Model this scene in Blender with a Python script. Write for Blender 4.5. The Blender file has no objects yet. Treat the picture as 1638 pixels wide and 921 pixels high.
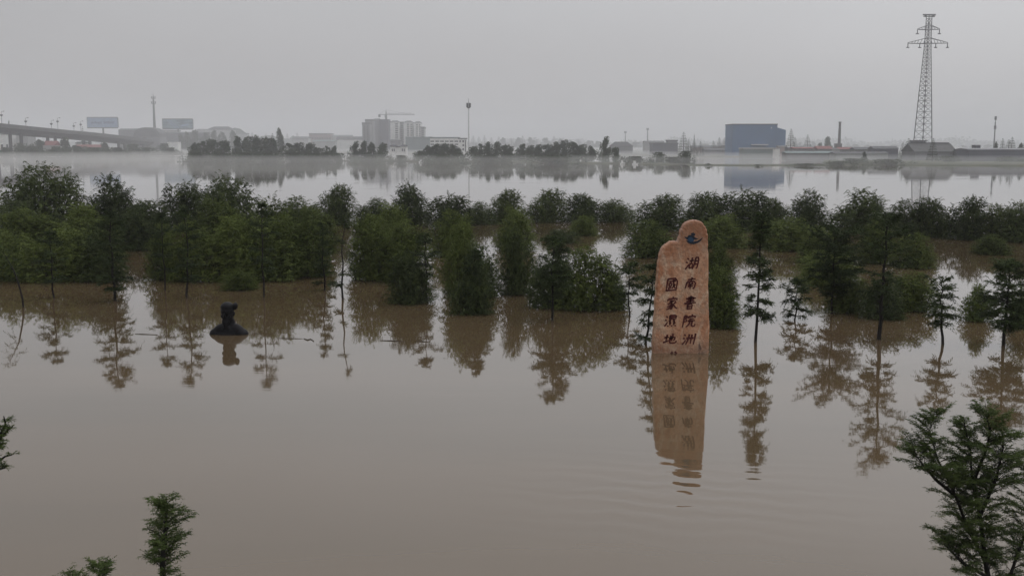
import bpy, bmesh, math, random
import numpy as np
from mathutils import Vector

S = bpy.context.scene
C = S.collection
R = math.radians
rnd = random.Random(7)

# ------------------------------------------------------------------ camera
F = 1700.0          # focal length in pixels of the 1638 px wide photograph
HORIZON = 230.0
CAM_H = 7.0
PITCH = math.atan((460.5 - HORIZON) / F)
cam_d = bpy.data.cameras.new('camera')
cam_d.sensor_width = 36.0
cam_d.lens = 36.0 * F / 1638.0
cam_d.clip_start = 0.2
cam_d.clip_end = 20000
cam = bpy.data.objects.new('camera', cam_d)
C.objects.link(cam)
cam.location = (0, 0, CAM_H)
cam.rotation_euler = (math.pi / 2 - PITCH, 0, 0)
S.camera = cam

S.view_settings.view_transform = 'Standard'
S.view_settings.look = 'None'
S.view_settings.exposure = 0.0
S.view_settings.gamma = 1.0
S.view_settings.use_curve_mapping = False
S.render.engine = 'CYCLES'
S.cycles.use_denoising = True
S.cycles.max_bounces = 8
S.cycles.diffuse_bounces = 3
S.cycles.glossy_bounces = 3
S.cycles.volume_bounces = 1
S.cycles.transparent_max_bounces = 12
S.cycles.sample_clamp_indirect = 4.0

# ------------------------------------------------------------------ overcast sky
SUN_EL, SUN_AZ = R(52), R(55)      # azimuth clockwise from +Y (view direction)
w = bpy.data.worlds.new('World')
S.world = w
w.use_nodes = True
nt = w.node_tree
nt.nodes.clear()
N = nt.nodes.new
out = N('ShaderNodeOutputWorld')
bg = N('ShaderNodeBackground'); bg.inputs['Strength'].default_value = 0.1
sky = N('ShaderNodeTexSky'); sky.sky_type = 'NISHITA'; sky.sun_disc = False
sky.sun_elevation = SUN_EL; sky.sun_rotation = SUN_AZ; sky.dust_density = 6; sky.air_density = 1.5
hsv = N('ShaderNodeHueSaturation'); hsv.inputs['Saturation'].default_value = 0.06
nt.links.new(sky.outputs[0], hsv.inputs['Color'])
tc = N('ShaderNodeTexCoord')
sep = N('ShaderNodeSeparateXYZ'); nt.links.new(tc.outputs['Generated'], sep.inputs[0])
# cloud deck: brighter towards the zenith, a little brighter on the sun's side
def math_node(tree, op, a, b=None, clamp=False):
    m = tree.nodes.new('ShaderNodeMath'); m.operation = op; m.use_clamp = clamp
    for i, v in enumerate((a, b)):
        if v is None: continue
        if isinstance(v, (int, float)): m.inputs[i].default_value = v
        else: tree.links.new(v, m.inputs[i])
    return m.outputs[0]
zc = math_node(nt, 'MAXIMUM', sep.outputs['Z'], 0.0)
g = math_node(nt, 'ADD', math_node(nt, 'MULTIPLY', zc, 1.6), 1.0)
az = math_node(nt, 'ADD', math_node(nt, 'MULTIPLY', sep.outputs['X'], 0.38), 1.0)
g = math_node(nt, 'MULTIPLY', g, az)
mp = N('ShaderNodeMapping'); mp.inputs['Scale'].default_value = (1.0, 1.0, 3.0)
nt.links.new(tc.outputs['Generated'], mp.inputs['Vector'])
no = N('ShaderNodeTexNoise'); no.inputs['Scale'].default_value = 2.2; no.inputs['Detail'].default_value = 3
no.inputs['Roughness'].default_value = 0.45
nt.links.new(mp.outputs[0], no.inputs['Vector'])
nz = math_node(nt, 'ADD', math_node(nt, 'MULTIPLY', no.outputs['Fac'], 0.26), 0.885)
g = math_node(nt, 'MULTIPLY', g, nz)
tint = N('ShaderNodeMix'); tint.data_type = 'RGBA'
tint.inputs['A'].default_value = (4.36, 4.24, 4.22, 1)
tint.inputs['B'].default_value = (4.30, 4.38, 4.54, 1)
nt.links.new(math_node(nt, 'MULTIPLY', zc, 6.0, True), tint.inputs['Factor'])
vm = N('ShaderNodeVectorMath'); vm.operation = 'SCALE'
nt.links.new(tint.outputs['Result'], vm.inputs[0]); nt.links.new(g, vm.inputs['Scale'])
mx = N('ShaderNodeMix'); mx.data_type = 'RGBA'; mx.inputs['Factor'].default_value = 0.97
nt.links.new(hsv.outputs[0], mx.inputs['A']); nt.links.new(vm.outputs[0], mx.inputs['B'])
nt.links.new(mx.outputs['Result'], bg.inputs['Color'])
nt.links.new(bg.outputs[0], out.inputs['Surface'])

sd = bpy.data.lights.new('sun', 'SUN'); sd.energy = 0.5; sd.angle = R(40); sd.color = (1, 0.97, 0.93)
sun = bpy.data.objects.new('sun', sd); C.objects.link(sun)
dvec = Vector((math.sin(SUN_AZ) * math.cos(SUN_EL), math.cos(SUN_AZ) * math.cos(SUN_EL), math.sin(SUN_EL)))
sun.rotation_euler = dvec.to_track_quat('Z', 'Y').to_euler()
sun.location = (60, 60, 60)

# ------------------------------------------------------------------ placing helpers
cp, sp = math.cos(PITCH), math.sin(PITCH)
def ray(x, y):
    r, u = (x - 819.0) / F, (460.5 - y) / F
    return r, cp + u * sp, -sp + u * cp
def ground(x, y, z=0.0):
    a, b, c = ray(x, y); t = (z - CAM_H) / c
    return a * t, b * t
def at(x, y, Y):                       # point of the vertical plane at distance Y
    a, b, c = ray(x, y); t = Y / b
    return a * t, CAM_H + c * t
def dist(yb):
    return ground(819, yb)[1]
def ppm(Y):                            # photo pixels per metre near the horizon at distance Y
    return F / Y / 1.0

# ------------------------------------------------------------------ materials
def mat(name, col, rough=0.8, var=0.0, scale=3.0, col2=None, spec=0.3, metal=0.0, bump=0.0, bscale=None, stretch=None, detail=4):
    m = bpy.data.materials.new(name); m.use_nodes = True
    t = m.node_tree; p = t.nodes['Principled BSDF']
    p.inputs['Roughness'].default_value = rough
    p.inputs['Metallic'].default_value = metal
    p.inputs['Specular IOR Level'].default_value = spec
    p.inputs['Base Color'].default_value = (*col, 1)
    tcn = t.nodes.new('ShaderNodeTexCoord')
    vec = tcn.outputs['Object']
    if stretch:
        mpn = t.nodes.new('ShaderNodeMapping'); mpn.inputs['Scale'].default_value = stretch
        t.links.new(vec, mpn.inputs['Vector']); vec = mpn.outputs[0]
    if var or col2:
        n = t.nodes.new('ShaderNodeTexNoise'); n.inputs['Scale'].default_value = scale; n.inputs['Detail'].default_value = detail
        t.links.new(vec, n.inputs['Vector'])
        mm = t.nodes.new('ShaderNodeMix'); mm.data_type = 'RGBA'
        c2 = col2 or tuple(c * (1 - var) for c in col)
        mm.inputs['A'].default_value = (*col, 1); mm.inputs['B'].default_value = (*c2, 1)
        rp = t.nodes.new('ShaderNodeMapRange'); rp.inputs['From Min'].default_value = 0.35; rp.inputs['From Max'].default_value = 0.65
        t.links.new(n.outputs['Fac'], rp.inputs['Value']); t.links.new(rp.outputs[0], mm.inputs['Factor'])
        t.links.new(mm.outputs['Result'], p.inputs['Base Color'])
    if bump:
        n = t.nodes.new('ShaderNodeTexNoise'); n.inputs['Scale'].default_value = bscale or scale * 4; n.inputs['Detail'].default_value = 5
        t.links.new(vec, n.inputs['Vector'])
        b = t.nodes.new('ShaderNodeBump'); b.inputs['Strength'].default_value = 1; b.inputs['Distance'].default_value = bump
        t.links.new(n.outputs['Fac'], b.inputs['Height']); t.links.new(b.outputs[0], p.inputs['Normal'])
    return m

def leaf_mat(name, a, b, trans=0.22):
    m = bpy.data.materials.new(name); m.use_nodes = True
    t = m.node_tree; p = t.nodes['Principled BSDF']; o = t.nodes['Material Output']
    p.inputs['Roughness'].default_value = 0.65; p.inputs['Specular IOR Level'].default_value = 0.08
    geo = t.nodes.new('ShaderNodeNewGeometry'); oi = t.nodes.new('ShaderNodeObjectInfo')
    tcn = t.nodes.new('ShaderNodeTexCoord')
    n = t.nodes.new('ShaderNodeTexNoise'); n.inputs['Scale'].default_value = 1.6; n.inputs['Detail'].default_value = 2
    t.links.new(tcn.outputs['Object'], n.inputs['Vector'])
    f = math_node(t, 'ADD', math_node(t, 'MULTIPLY', geo.outputs['Random Per Island'], 0.35), math_node(t, 'MULTIPLY', oi.outputs['Random'], 0.35))
    f = math_node(t, 'ADD', f, math_node(t, 'MULTIPLY', math_node(t, 'SUBTRACT', n.outputs['Fac'], 0.40), 1.7), True)  # clump noise: leaf variation, widened to paint in lit and shaded contrast
    mm = t.nodes.new('ShaderNodeMix'); mm.data_type = 'RGBA'
    mm.inputs['A'].default_value = (*a, 1); mm.inputs['B'].default_value = (*b, 1)
    t.links.new(f, mm.inputs['Factor'])
    t.links.new(mm.outputs['Result'], p.inputs['Base Color'])
    tr = t.nodes.new('ShaderNodeBsdfTranslucent'); t.links.new(mm.outputs['Result'], tr.inputs['Color'])
    ms = t.nodes.new('ShaderNodeMixShader'); ms.inputs[0].default_value = trans
    t.links.new(p.outputs[0], ms.inputs[1]); t.links.new(tr.outputs[0], ms.inputs[2]); t.links.new(ms.outputs[0], o.inputs['Surface'])
    return m

M = {}
M['willow'] = leaf_mat('willow_leaves', (0.013, 0.022, 0.006), (0.150, 0.185, 0.050), 0.12)
M['willow_dark'] = leaf_mat('dark_willow_leaves', (0.012, 0.019, 0.008), (0.095, 0.120, 0.042), 0.10)
M['cypress'] = leaf_mat('cypress_needles', (0.012, 0.019, 0.008), (0.062, 0.084, 0.032), 0.10)
M['near'] = leaf_mat('near_cypress_needles', (0.034, 0.052, 0.018), (0.110, 0.145, 0.045), 0.2)
M['far_leaf'] = leaf_mat('distant_leaves', (0.028, 0.046, 0.026), (0.070, 0.092, 0.046), 0.1)
M['bark'] = mat('wet_bark', (0.012, 0.010, 0.008), 0.8, 0.4, 8)
M['far_bark'] = mat('distant_bark', (0.05, 0.045, 0.04), 0.9)
M['bronze'] = mat('dark_bronze', (0.008, 0.0075, 0.009), 0.45, 0.4, 6, spec=0.10, metal=0.0, bump=0.004, bscale=30)
M['red_paint'] = mat('dark_red_paint', (0.085, 0.014, 0.012), 0.7, 0.35, 9)
M['logo_dark'] = mat('navy_paint', (0.015, 0.020, 0.032), 0.7, 0.3, 9)
M['logo_blue'] = mat('blue_paint', (0.025, 0.060, 0.115), 0.7, 0.3, 9)
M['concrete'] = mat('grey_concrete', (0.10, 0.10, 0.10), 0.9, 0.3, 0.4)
M['concrete_dark'] = mat('dark_concrete', (0.02, 0.02, 0.021), 0.9, 0.35, 0.3)  # near-black concrete for girder, piers and counterweight
M['white_wall'] = mat('white_render', (0.78, 0.78, 0.76), 0.85, 0.15, 0.4)
M['pale_wall'] = mat('pale_grey_render', (0.42, 0.42, 0.42), 0.85, 0.15, 0.2)
M['grey_wall'] = mat('grey_render', (0.23, 0.23, 0.24), 0.85, 0.2, 0.2)
M['slate_wall'] = mat('dark_slate_render', (0.12, 0.12, 0.145), 0.85, 0.2, 0.2)
M['pink_wall'] = mat('pinkish_render', (0.36, 0.29, 0.28), 0.85, 0.2, 0.2)
M['teal_wall'] = mat('grey_green_render', (0.20, 0.24, 0.24), 0.85, 0.2, 0.2)
M['dark_roof'] = mat('dark_tile_roof', (0.07, 0.07, 0.075), 0.9, 0.3, 0.5)
M['mid_roof'] = mat('grey_tile_roof', (0.13, 0.13, 0.135), 0.9, 0.3, 0.5)
M['red_roof'] = mat('red_sheet_roof', (0.22, 0.085, 0.08), 0.8, 0.25, 0.4)
M['blue_sheet'] = mat('blue_sheet_cladding', (0.070, 0.150, 0.280), 0.6, 0.15, 0.15, stretch=(1, 1, 0.3))
M['window'] = mat('dark_window_glass', (0.05, 0.055, 0.06), 0.3)
M['steel'] = mat('galvanised_steel', (0.16, 0.16, 0.165), 0.6, 0.2, 0.5, metal=0.3)
M['white_steel'] = mat('white_painted_steel', (0.55, 0.55, 0.55), 0.5)
M['dark_steel'] = mat('dark_steel', (0.06, 0.06, 0.065), 0.6)
M['brick'] = mat('chimney_brick', (0.11, 0.10, 0.10), 0.9, 0.3, 0.6)
M['board_pale'] = mat('pale_blue_print', (0.26, 0.36, 0.52), 0.5, 0.2, 0.3)
M['board_print'] = mat('blue_print', (0.03, 0.07, 0.20), 0.6)
M['board_dark'] = mat('teal_print', (0.04, 0.09, 0.14), 0.5, col2=(0.20, 0.30, 0.35), scale=0.16, stretch=(1, 1, 3.2), detail=2)
M['boat'] = mat('white_boat_paint', (0.75, 0.75, 0.74), 0.5)
M['grass'] = mat('wet_bank_grass', (0.050, 0.060, 0.035), 0.95, col2=(0.085, 0.085, 0.052), scale=0.12)
M['hill'] = mat('distant_hill', (0.07, 0.085, 0.07), 0.95, 0.3, 0.05)
M['stick'] = mat('floating_wood', (0.035, 0.028, 0.022), 0.8)
M['lamp'] = mat('lamp_head', (0.05, 0.05, 0.055), 0.5)

# reddish veined monument stone
def stone_mat():
    m = bpy.data.materials.new('veined_red_stone'); m.use_nodes = True
    t = m.node_tree; p = t.nodes['Principled BSDF']; p.inputs['Roughness'].default_value = 0.55
    p.inputs['Specular IOR Level'].default_value = 0.35
    co = t.nodes.new('ShaderNodeTexCoord').outputs['Object']
    def noise(s, d, dist_=0.0, st=None):
        v = co
        if st:
            q = t.nodes.new('ShaderNodeMapping'); q.inputs['Scale'].default_value = st; t.links.new(v, q.inputs['Vector']); v = q.outputs[0]
        n = t.nodes.new('ShaderNodeTexNoise'); n.inputs['Scale'].default_value = s; n.inputs['Detail'].default_value = d; n.inputs['Distortion'].default_value = dist_
        t.links.new(v, n.inputs['Vector']); return n.outputs['Fac']
    def rng(v, a, b):
        q = t.nodes.new('ShaderNodeMapRange'); q.inputs['From Min'].default_value = a; q.inputs['From Max'].default_value = b
        t.links.new(v, q.inputs['Value']); return q.outputs[0]
    def mix(f, a, b):
        q = t.nodes.new('ShaderNodeMix'); q.data_type = 'RGBA'; t.links.new(f, q.inputs['Factor'])
        for k, v in (('A', a), ('B', b)):
            if isinstance(v, tuple): q.inputs[k].default_value = (*v, 1)
            else: t.links.new(v, q.inputs[k])
        return q.outputs['Result']
    s = t.nodes.new('ShaderNodeSeparateXYZ'); t.links.new(co, s.inputs[0])
    base = mix(rng(noise(0.9, 4, 0.6, (1.4, 1, 0.6)), 0.36, 0.66), (0.50, 0.285, 0.175), (0.36, 0.150, 0.070))
    base = mix(math_node(t, 'MULTIPLY', rng(noise(2.1, 6, 1.6, (1.3, 1, 0.7)), 0.46, 0.66), 0.75), base, (0.56, 0.42, 0.30))
    base = mix(math_node(t, 'MULTIPLY', rng(noise(5.5, 5, 1.2), 0.52, 0.70), 0.6), base, (0.27, 0.125, 0.07))
    base = mix(math_node(t, 'MULTIPLY', rng(noise(1.1, 4, 0.8, (1, 1, 1.6)), 0.56, 0.66), 0.35), base, (0.33, 0.29, 0.22))
    # darker red-brown tone towards the crown of the stone
    band = math_node(t, 'ADD', s.outputs['Z'], math_node(t, 'MULTIPLY', noise(1.5, 3), 1.2))
    base = mix(math_node(t, 'MULTIPLY', rng(band, 3.6, 4.7), 0.8), base, (0.25, 0.105, 0.052))
    veins = noise(2.2, 6, 2.5, (1, 1, 0.8))
    vv = math_node(t, 'ABSOLUTE', math_node(t, 'SUBTRACT', veins, 0.5))
    base = mix(math_node(t, 'MULTIPLY', rng(vv, 0.035, 0.0), 0.55), base, (0.20, 0.12, 0.08))
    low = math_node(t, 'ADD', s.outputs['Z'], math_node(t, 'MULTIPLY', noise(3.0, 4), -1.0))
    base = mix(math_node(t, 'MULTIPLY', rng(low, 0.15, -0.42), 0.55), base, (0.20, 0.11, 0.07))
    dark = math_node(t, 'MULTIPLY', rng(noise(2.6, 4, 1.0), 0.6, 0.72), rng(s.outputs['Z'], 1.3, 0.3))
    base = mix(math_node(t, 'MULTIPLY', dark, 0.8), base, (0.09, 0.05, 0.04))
    t.links.new(base, p.inputs['Base Color'])
    b = t.nodes.new('ShaderNodeBump'); b.inputs['Distance'].default_value = 0.045; b.inputs['Strength'].default_value = 1
    t.links.new(noise(9, 8), b.inputs['Height']); t.links.new(b.outputs[0], p.inputs['Normal'])
    return m
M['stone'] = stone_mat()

def water_mat():
    m = bpy.data.materials.new('muddy_flood_water'); m.use_nodes = True
    t = m.node_tree; p = t.nodes['Principled BSDF']
    p.inputs['Base Color'].default_value = (0.118, 0.086, 0.058, 1)
    p.inputs['Roughness'].default_value = 0.03; p.inputs['IOR'].default_value = 1.333
    p.inputs['Coat Weight'].default_value = 0.62; p.inputs['Coat IOR'].default_value = 1.333; p.inputs['Coat Roughness'].default_value = 0.03
    p.inputs['Specular IOR Level'].default_value = 0.5
    co = t.nodes.new('ShaderNodeTexCoord').outputs['Object']
    def noise(s, d, st=(1, 1, 1), rot=0.0):
        q = t.nodes.new('ShaderNodeMapping'); q.inputs['Scale'].default_value = st; q.inputs['Rotation'].default_value = (0, 0, rot)
        t.links.new(co, q.inputs['Vector'])
        n = t.nodes.new('ShaderNodeTexNoise'); n.inputs['Scale'].default_value = s; n.inputs['Detail'].default_value = d
        t.links.new(q.outputs[0], n.inputs['Vector']); return n.outputs['Fac']
    def rng(v, a, b):
        q = t.nodes.new('ShaderNodeMapRange'); q.interpolation_type = 'SMOOTHSTEP'
        q.inputs['From Min'].default_value = a; q.inputs['From Max'].default_value = b
        t.links.new(v, q.inputs['Value']); return q.outputs[0]
    sx = t.nodes.new('ShaderNodeSeparateXYZ'); t.links.new(co, sx.inputs[0])
    calm = math_node(t, 'MULTIPLY', noise(1.0, 3, (0.5, 1.6, 1)), 0.0011)
    swell = math_node(t, 'MULTIPLY', noise(0.22, 2, (0.6, 1.4, 1)), 0.0022)
    fine = noise(1.0, 2, (0.55, 5.5, 1), R(8))
    patch = rng(noise(0.085, 2, (1, 1.5, 1)), 0.50, 0.68)
    h = math_node(t, 'ADD', calm, swell)
    h = math_node(t, 'ADD', h, math_node(t, 'MULTIPLY', math_node(t, 'MULTIPLY', fine, patch), 0.0020))
    # slow wavelets running past the foot of the monument's reflection
    def bell(v, c, wd):
        d = math_node(t, 'DIVIDE', math_node(t, 'SUBTRACT', v, c), wd)
        return math_node(t, 'POWER', 2.718, math_node(t, 'MULTIPLY', math_node(t, 'MULTIPLY', d, d), -1.0))
    wl = math_node(t, 'MULTIPLY', bell(sx.outputs['Y'], 20.4, 2.3), bell(sx.outputs['X'], 3.4, 2.6))
    wv = math_node(t, 'SINE', math_node(t, 'ADD', math_node(t, 'ADD', math_node(t, 'MULTIPLY', sx.outputs['Y'], 9.0),
                   math_node(t, 'MULTIPLY', sx.outputs['X'], 2.2)), math_node(t, 'MULTIPLY', noise(0.8, 2), 9.0)))
    h = math_node(t, 'ADD', h, math_node(t, 'MULTIPLY', math_node(t, 'MULTIPLY', wl, wv), 0.0024))
    b = t.nodes.new('ShaderNodeBump'); b.inputs['Strength'].default_value = 1; b.inputs['Distance'].default_value = 1.0
    t.links.new(h, b.inputs['Height']); t.links.new(b.outputs[0], p.inputs['Normal']); t.links.new(b.outputs[0], p.inputs['Coat Normal'])
    mm = t.nodes.new('ShaderNodeMix'); mm.data_type = 'RGBA'
    mm.inputs['A'].default_value = (0.122, 0.083, 0.048, 1); mm.inputs['B'].default_value = (0.088, 0.062, 0.034, 1)
    t.links.new(rng(noise(0.06, 6, (0.5, 2.4, 1), R(6)), 0.25, 0.75), mm.inputs['Factor']); t.links.new(mm.outputs['Result'], p.inputs['Base Color'])
    return m
M['water'] = water_mat()

# ------------------------------------------------------------------ object helpers
def tag(o, label=None, cat=None, group=None, kind=None):
    if label: o['label'] = label
    if cat: o['category'] = cat
    if group: o['group'] = group
    if kind: o['kind'] = kind
    return o
def empty(name, loc, rz=0.0, label=None, cat=None, group=None):
    o = bpy.data.objects.new(name, None); C.objects.link(o)
    o.location = loc; o.rotation_euler = (0, 0, rz); o.empty_display_size = 0.2
    return tag(o, label, cat, group)
def link(name, me, parent=None, loc=None):
    o = bpy.data.objects.new(name, me); C.objects.link(o)
    if parent: o.parent = parent
    if loc: o.location = loc
    return o

class MB:
    def __init__(s): s.v = []; s.f = []
    def box(s, x0, x1, y0, y1, z0, z1):
        n = len(s.v)
        s.v += [(x0,y0,z0),(x1,y0,z0),(x1,y1,z0),(x0,y1,z0),(x0,y0,z1),(x1,y0,z1),(x1,y1,z1),(x0,y1,z1)]
        s.f += [(n,n+3,n+2,n+1),(n+4,n+5,n+6,n+7),(n,n+1,n+5,n+4),(n+1,n+2,n+6,n+5),(n+2,n+3,n+7,n+6),(n+3,n,n+4,n+7)]
        return s
    def prism(s, pts, y0, y1):           # polygon in x-z, counter-clockwise seen from -Y
        n = len(s.v); k = len(pts)
        s.v += [(x, y0, z) for x, z in pts] + [(x, y1, z) for x, z in pts]
        s.f.append(tuple(range(n, n + k))); s.f.append(tuple(range(n + 2*k - 1, n + k - 1, -1)))
        for i in range(k):
            j = (i + 1) % k; s.f.append((n+j, n+i, n+k+i, n+k+j))
        return s
    def tube(s, pts, rad, sides=5, cap=True):
        pts = [Vector(p) for p in pts]; n0 = len(s.v)
        if not hasattr(rad, '__len__'): rad = [rad] * len(pts)
        for i, p in enumerate(pts):
            d = (pts[min(i+1, len(pts)-1)] - pts[max(i-1, 0)])
            d = d.normalized() if d.length > 1e-9 else Vector((0, 0, 1))
            a = d.cross(Vector((0.13, 0.97, 0.2)));  a = a.normalized() if a.length > 1e-3 else Vector((1, 0, 0))
            b = d.cross(a)
            for k in range(sides):
                an = 2 * math.pi * k / sides
                q = p + (a * math.cos(an) + b * math.sin(an)) * rad[i]; s.v.append(tuple(q))
        for i in range(len(pts) - 1):
            for k in range(sides):
                k2 = (k + 1) % sides; A = n0 + i * sides; B = A + sides
                s.f.append((A+k, A+k2, B+k2, B+k))
        if cap:
            s.f.append(tuple(range(n0 + sides - 1, n0 - 1, -1)))
            s.f.append(tuple(range(n0 + (len(pts)-1)*sides, n0 + len(pts)*sides)))
        return s
    def gable(s, x0, x1, y0, y1, z0, z1, ov=0.3):   # ridge along X
        ym = (y0 + y1) / 2; n = len(s.v); x0 -= ov; x1 += ov; y0 -= ov; y1 += ov
        s.v += [(x0,y0,z0),(x1,y0,z0),(x1,y1,z0),(x0,y1,z0),(x0,ym,z1),(x1,ym,z1)]
        s.f += [(n,n+1,n+5,n+4),(n+2,n+3,n+4,n+5),(n,n+4,n+3),(n+1,n+2,n+5),(n,n+3,n+2,n+1)]
        return s
    def hip(s, x0, x1, y0, y1, z0, z1, ov=0.3, inset=0.35):
        ym = (y0 + y1) / 2; n = len(s.v); x0 -= ov; x1 += ov; y0 -= ov; y1 += ov; ins = (x1 - x0) * inset
        s.v += [(x0,y0,z0),(x1,y0,z0),(x1,y1,z0),(x0,y1,z0),(x0+ins,ym,z1),(x1-ins,ym,z1)]
        s.f += [(n,n+1,n+5,n+4),(n+2,n+3,n+4,n+5),(n,n+4,n+3),(n+1,n+2,n+5),(n,n+3,n+2,n+1)]
        return s
    def mesh(s, name, m):
        me = bpy.data.meshes.new(name); me.from_pydata(s.v, [], s.f); me.update()
        for q in (m if isinstance(m, (list, tuple)) else [m]): me.materials.append(q)
        return me
    def build(s, name, m, parent=None, loc=None):
        return link(name, s.mesh(name, m), parent, loc)

def quads_mesh(name, V, m, extra=None, m2=None):
    """V: (n,4,3) quads; extra: an MB appended with second material"""
    n = len(V); v = V.reshape(-1, 3); nq = n
    me = bpy.data.meshes.new(name)
    ev = np.array(extra.v, dtype=float) if extra else np.zeros((0, 3))
    ef = extra.f if extra else []
    allv = np.vstack([v, ev]) if len(ev) else v
    loops = [np.arange(nq * 4)]
    starts = list(range(0, nq * 4, 4)); c = nq * 4
    if ef:
        loops.append(np.array([i + nq * 4 for f in ef for i in f]))
        for f in ef: starts.append(c); c += len(f)
    loops = np.concatenate(loops)
    me.vertices.add(len(allv)); me.vertices.foreach_set('co', allv.astype(np.float32).ravel())
    me.loops.add(len(loops)); me.loops.foreach_set('vertex_index', loops.astype(np.int32))
    me.polygons.add(len(starts)); me.polygons.foreach_set('loop_start', np.array(starts, dtype=np.int32))
    me.materials.append(m)
    if m2 is not None:
        me.materials.append(m2)
        mi = np.zeros(len(starts), dtype=np.int32); mi[nq:] = 1
        me.polygons.foreach_set('material_index', mi)
    me.update(calc_edges=True); me.validate()
    return me

def norm(a): return a / np.maximum(np.linalg.norm(a, axis=-1, keepdims=True), 1e-9)
def leaf_quads(P, D, L, W, rg):
    D = norm(D); Nn = norm(rg.normal(size=P.shape) + np.array([0, -0.2, 0.9])); Sd = norm(np.cross(D, Nn))
    Up = np.cross(Sd, D)
    L = np.asarray(L)[:, None]; W = np.asarray(W)[:, None]
    mid = P + D * L * 0.45 + Up * W * 0.15
    return np.stack([P, mid + Sd * W / 2, P + D * L - np.array([0, 0, 1]) * L * 0.08, mid - Sd * W / 2], axis=1)

def spray(P0, D0, Ls, K, droop, rg, leaf_l, leaf_w, spread=0.6, hang=0.35):
    """arching twigs with K leaves each"""
    n = len(P0); t = np.linspace(0.08, 1.0, K)[None, :, None]
    D0 = norm(D0); g = np.array([0, 0, -1.0])
    Ls = np.asarray(Ls)[:, None, None]; dr = np.asarray(droop)[:, None, None]
    P = P0[:, None, :] + D0[:, None, :] * Ls * t + g * Ls * dr * t * t
    T = norm(D0[:, None, :] + 2 * g * dr * t)
    sd = norm(np.cross(T, np.array([0, 0, 1.0])) + 1e-4)
    sg = np.where(np.arange(K) % 2 == 0, 1.0, -1.0)[None, :, None]
    D = T * 0.75 + sd * sg * spread + rg.normal(size=P.shape) * 0.28 + g * hang
    P = P.reshape(-1, 3); D = D.reshape(-1, 3); m = len(P)
    sc = rg.uniform(0.7, 1.25, m) * np.tile(np.linspace(1.0, 0.7, K), n)
    return leaf_quads(P, D, leaf_l * sc, leaf_w * sc, rg)

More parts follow.
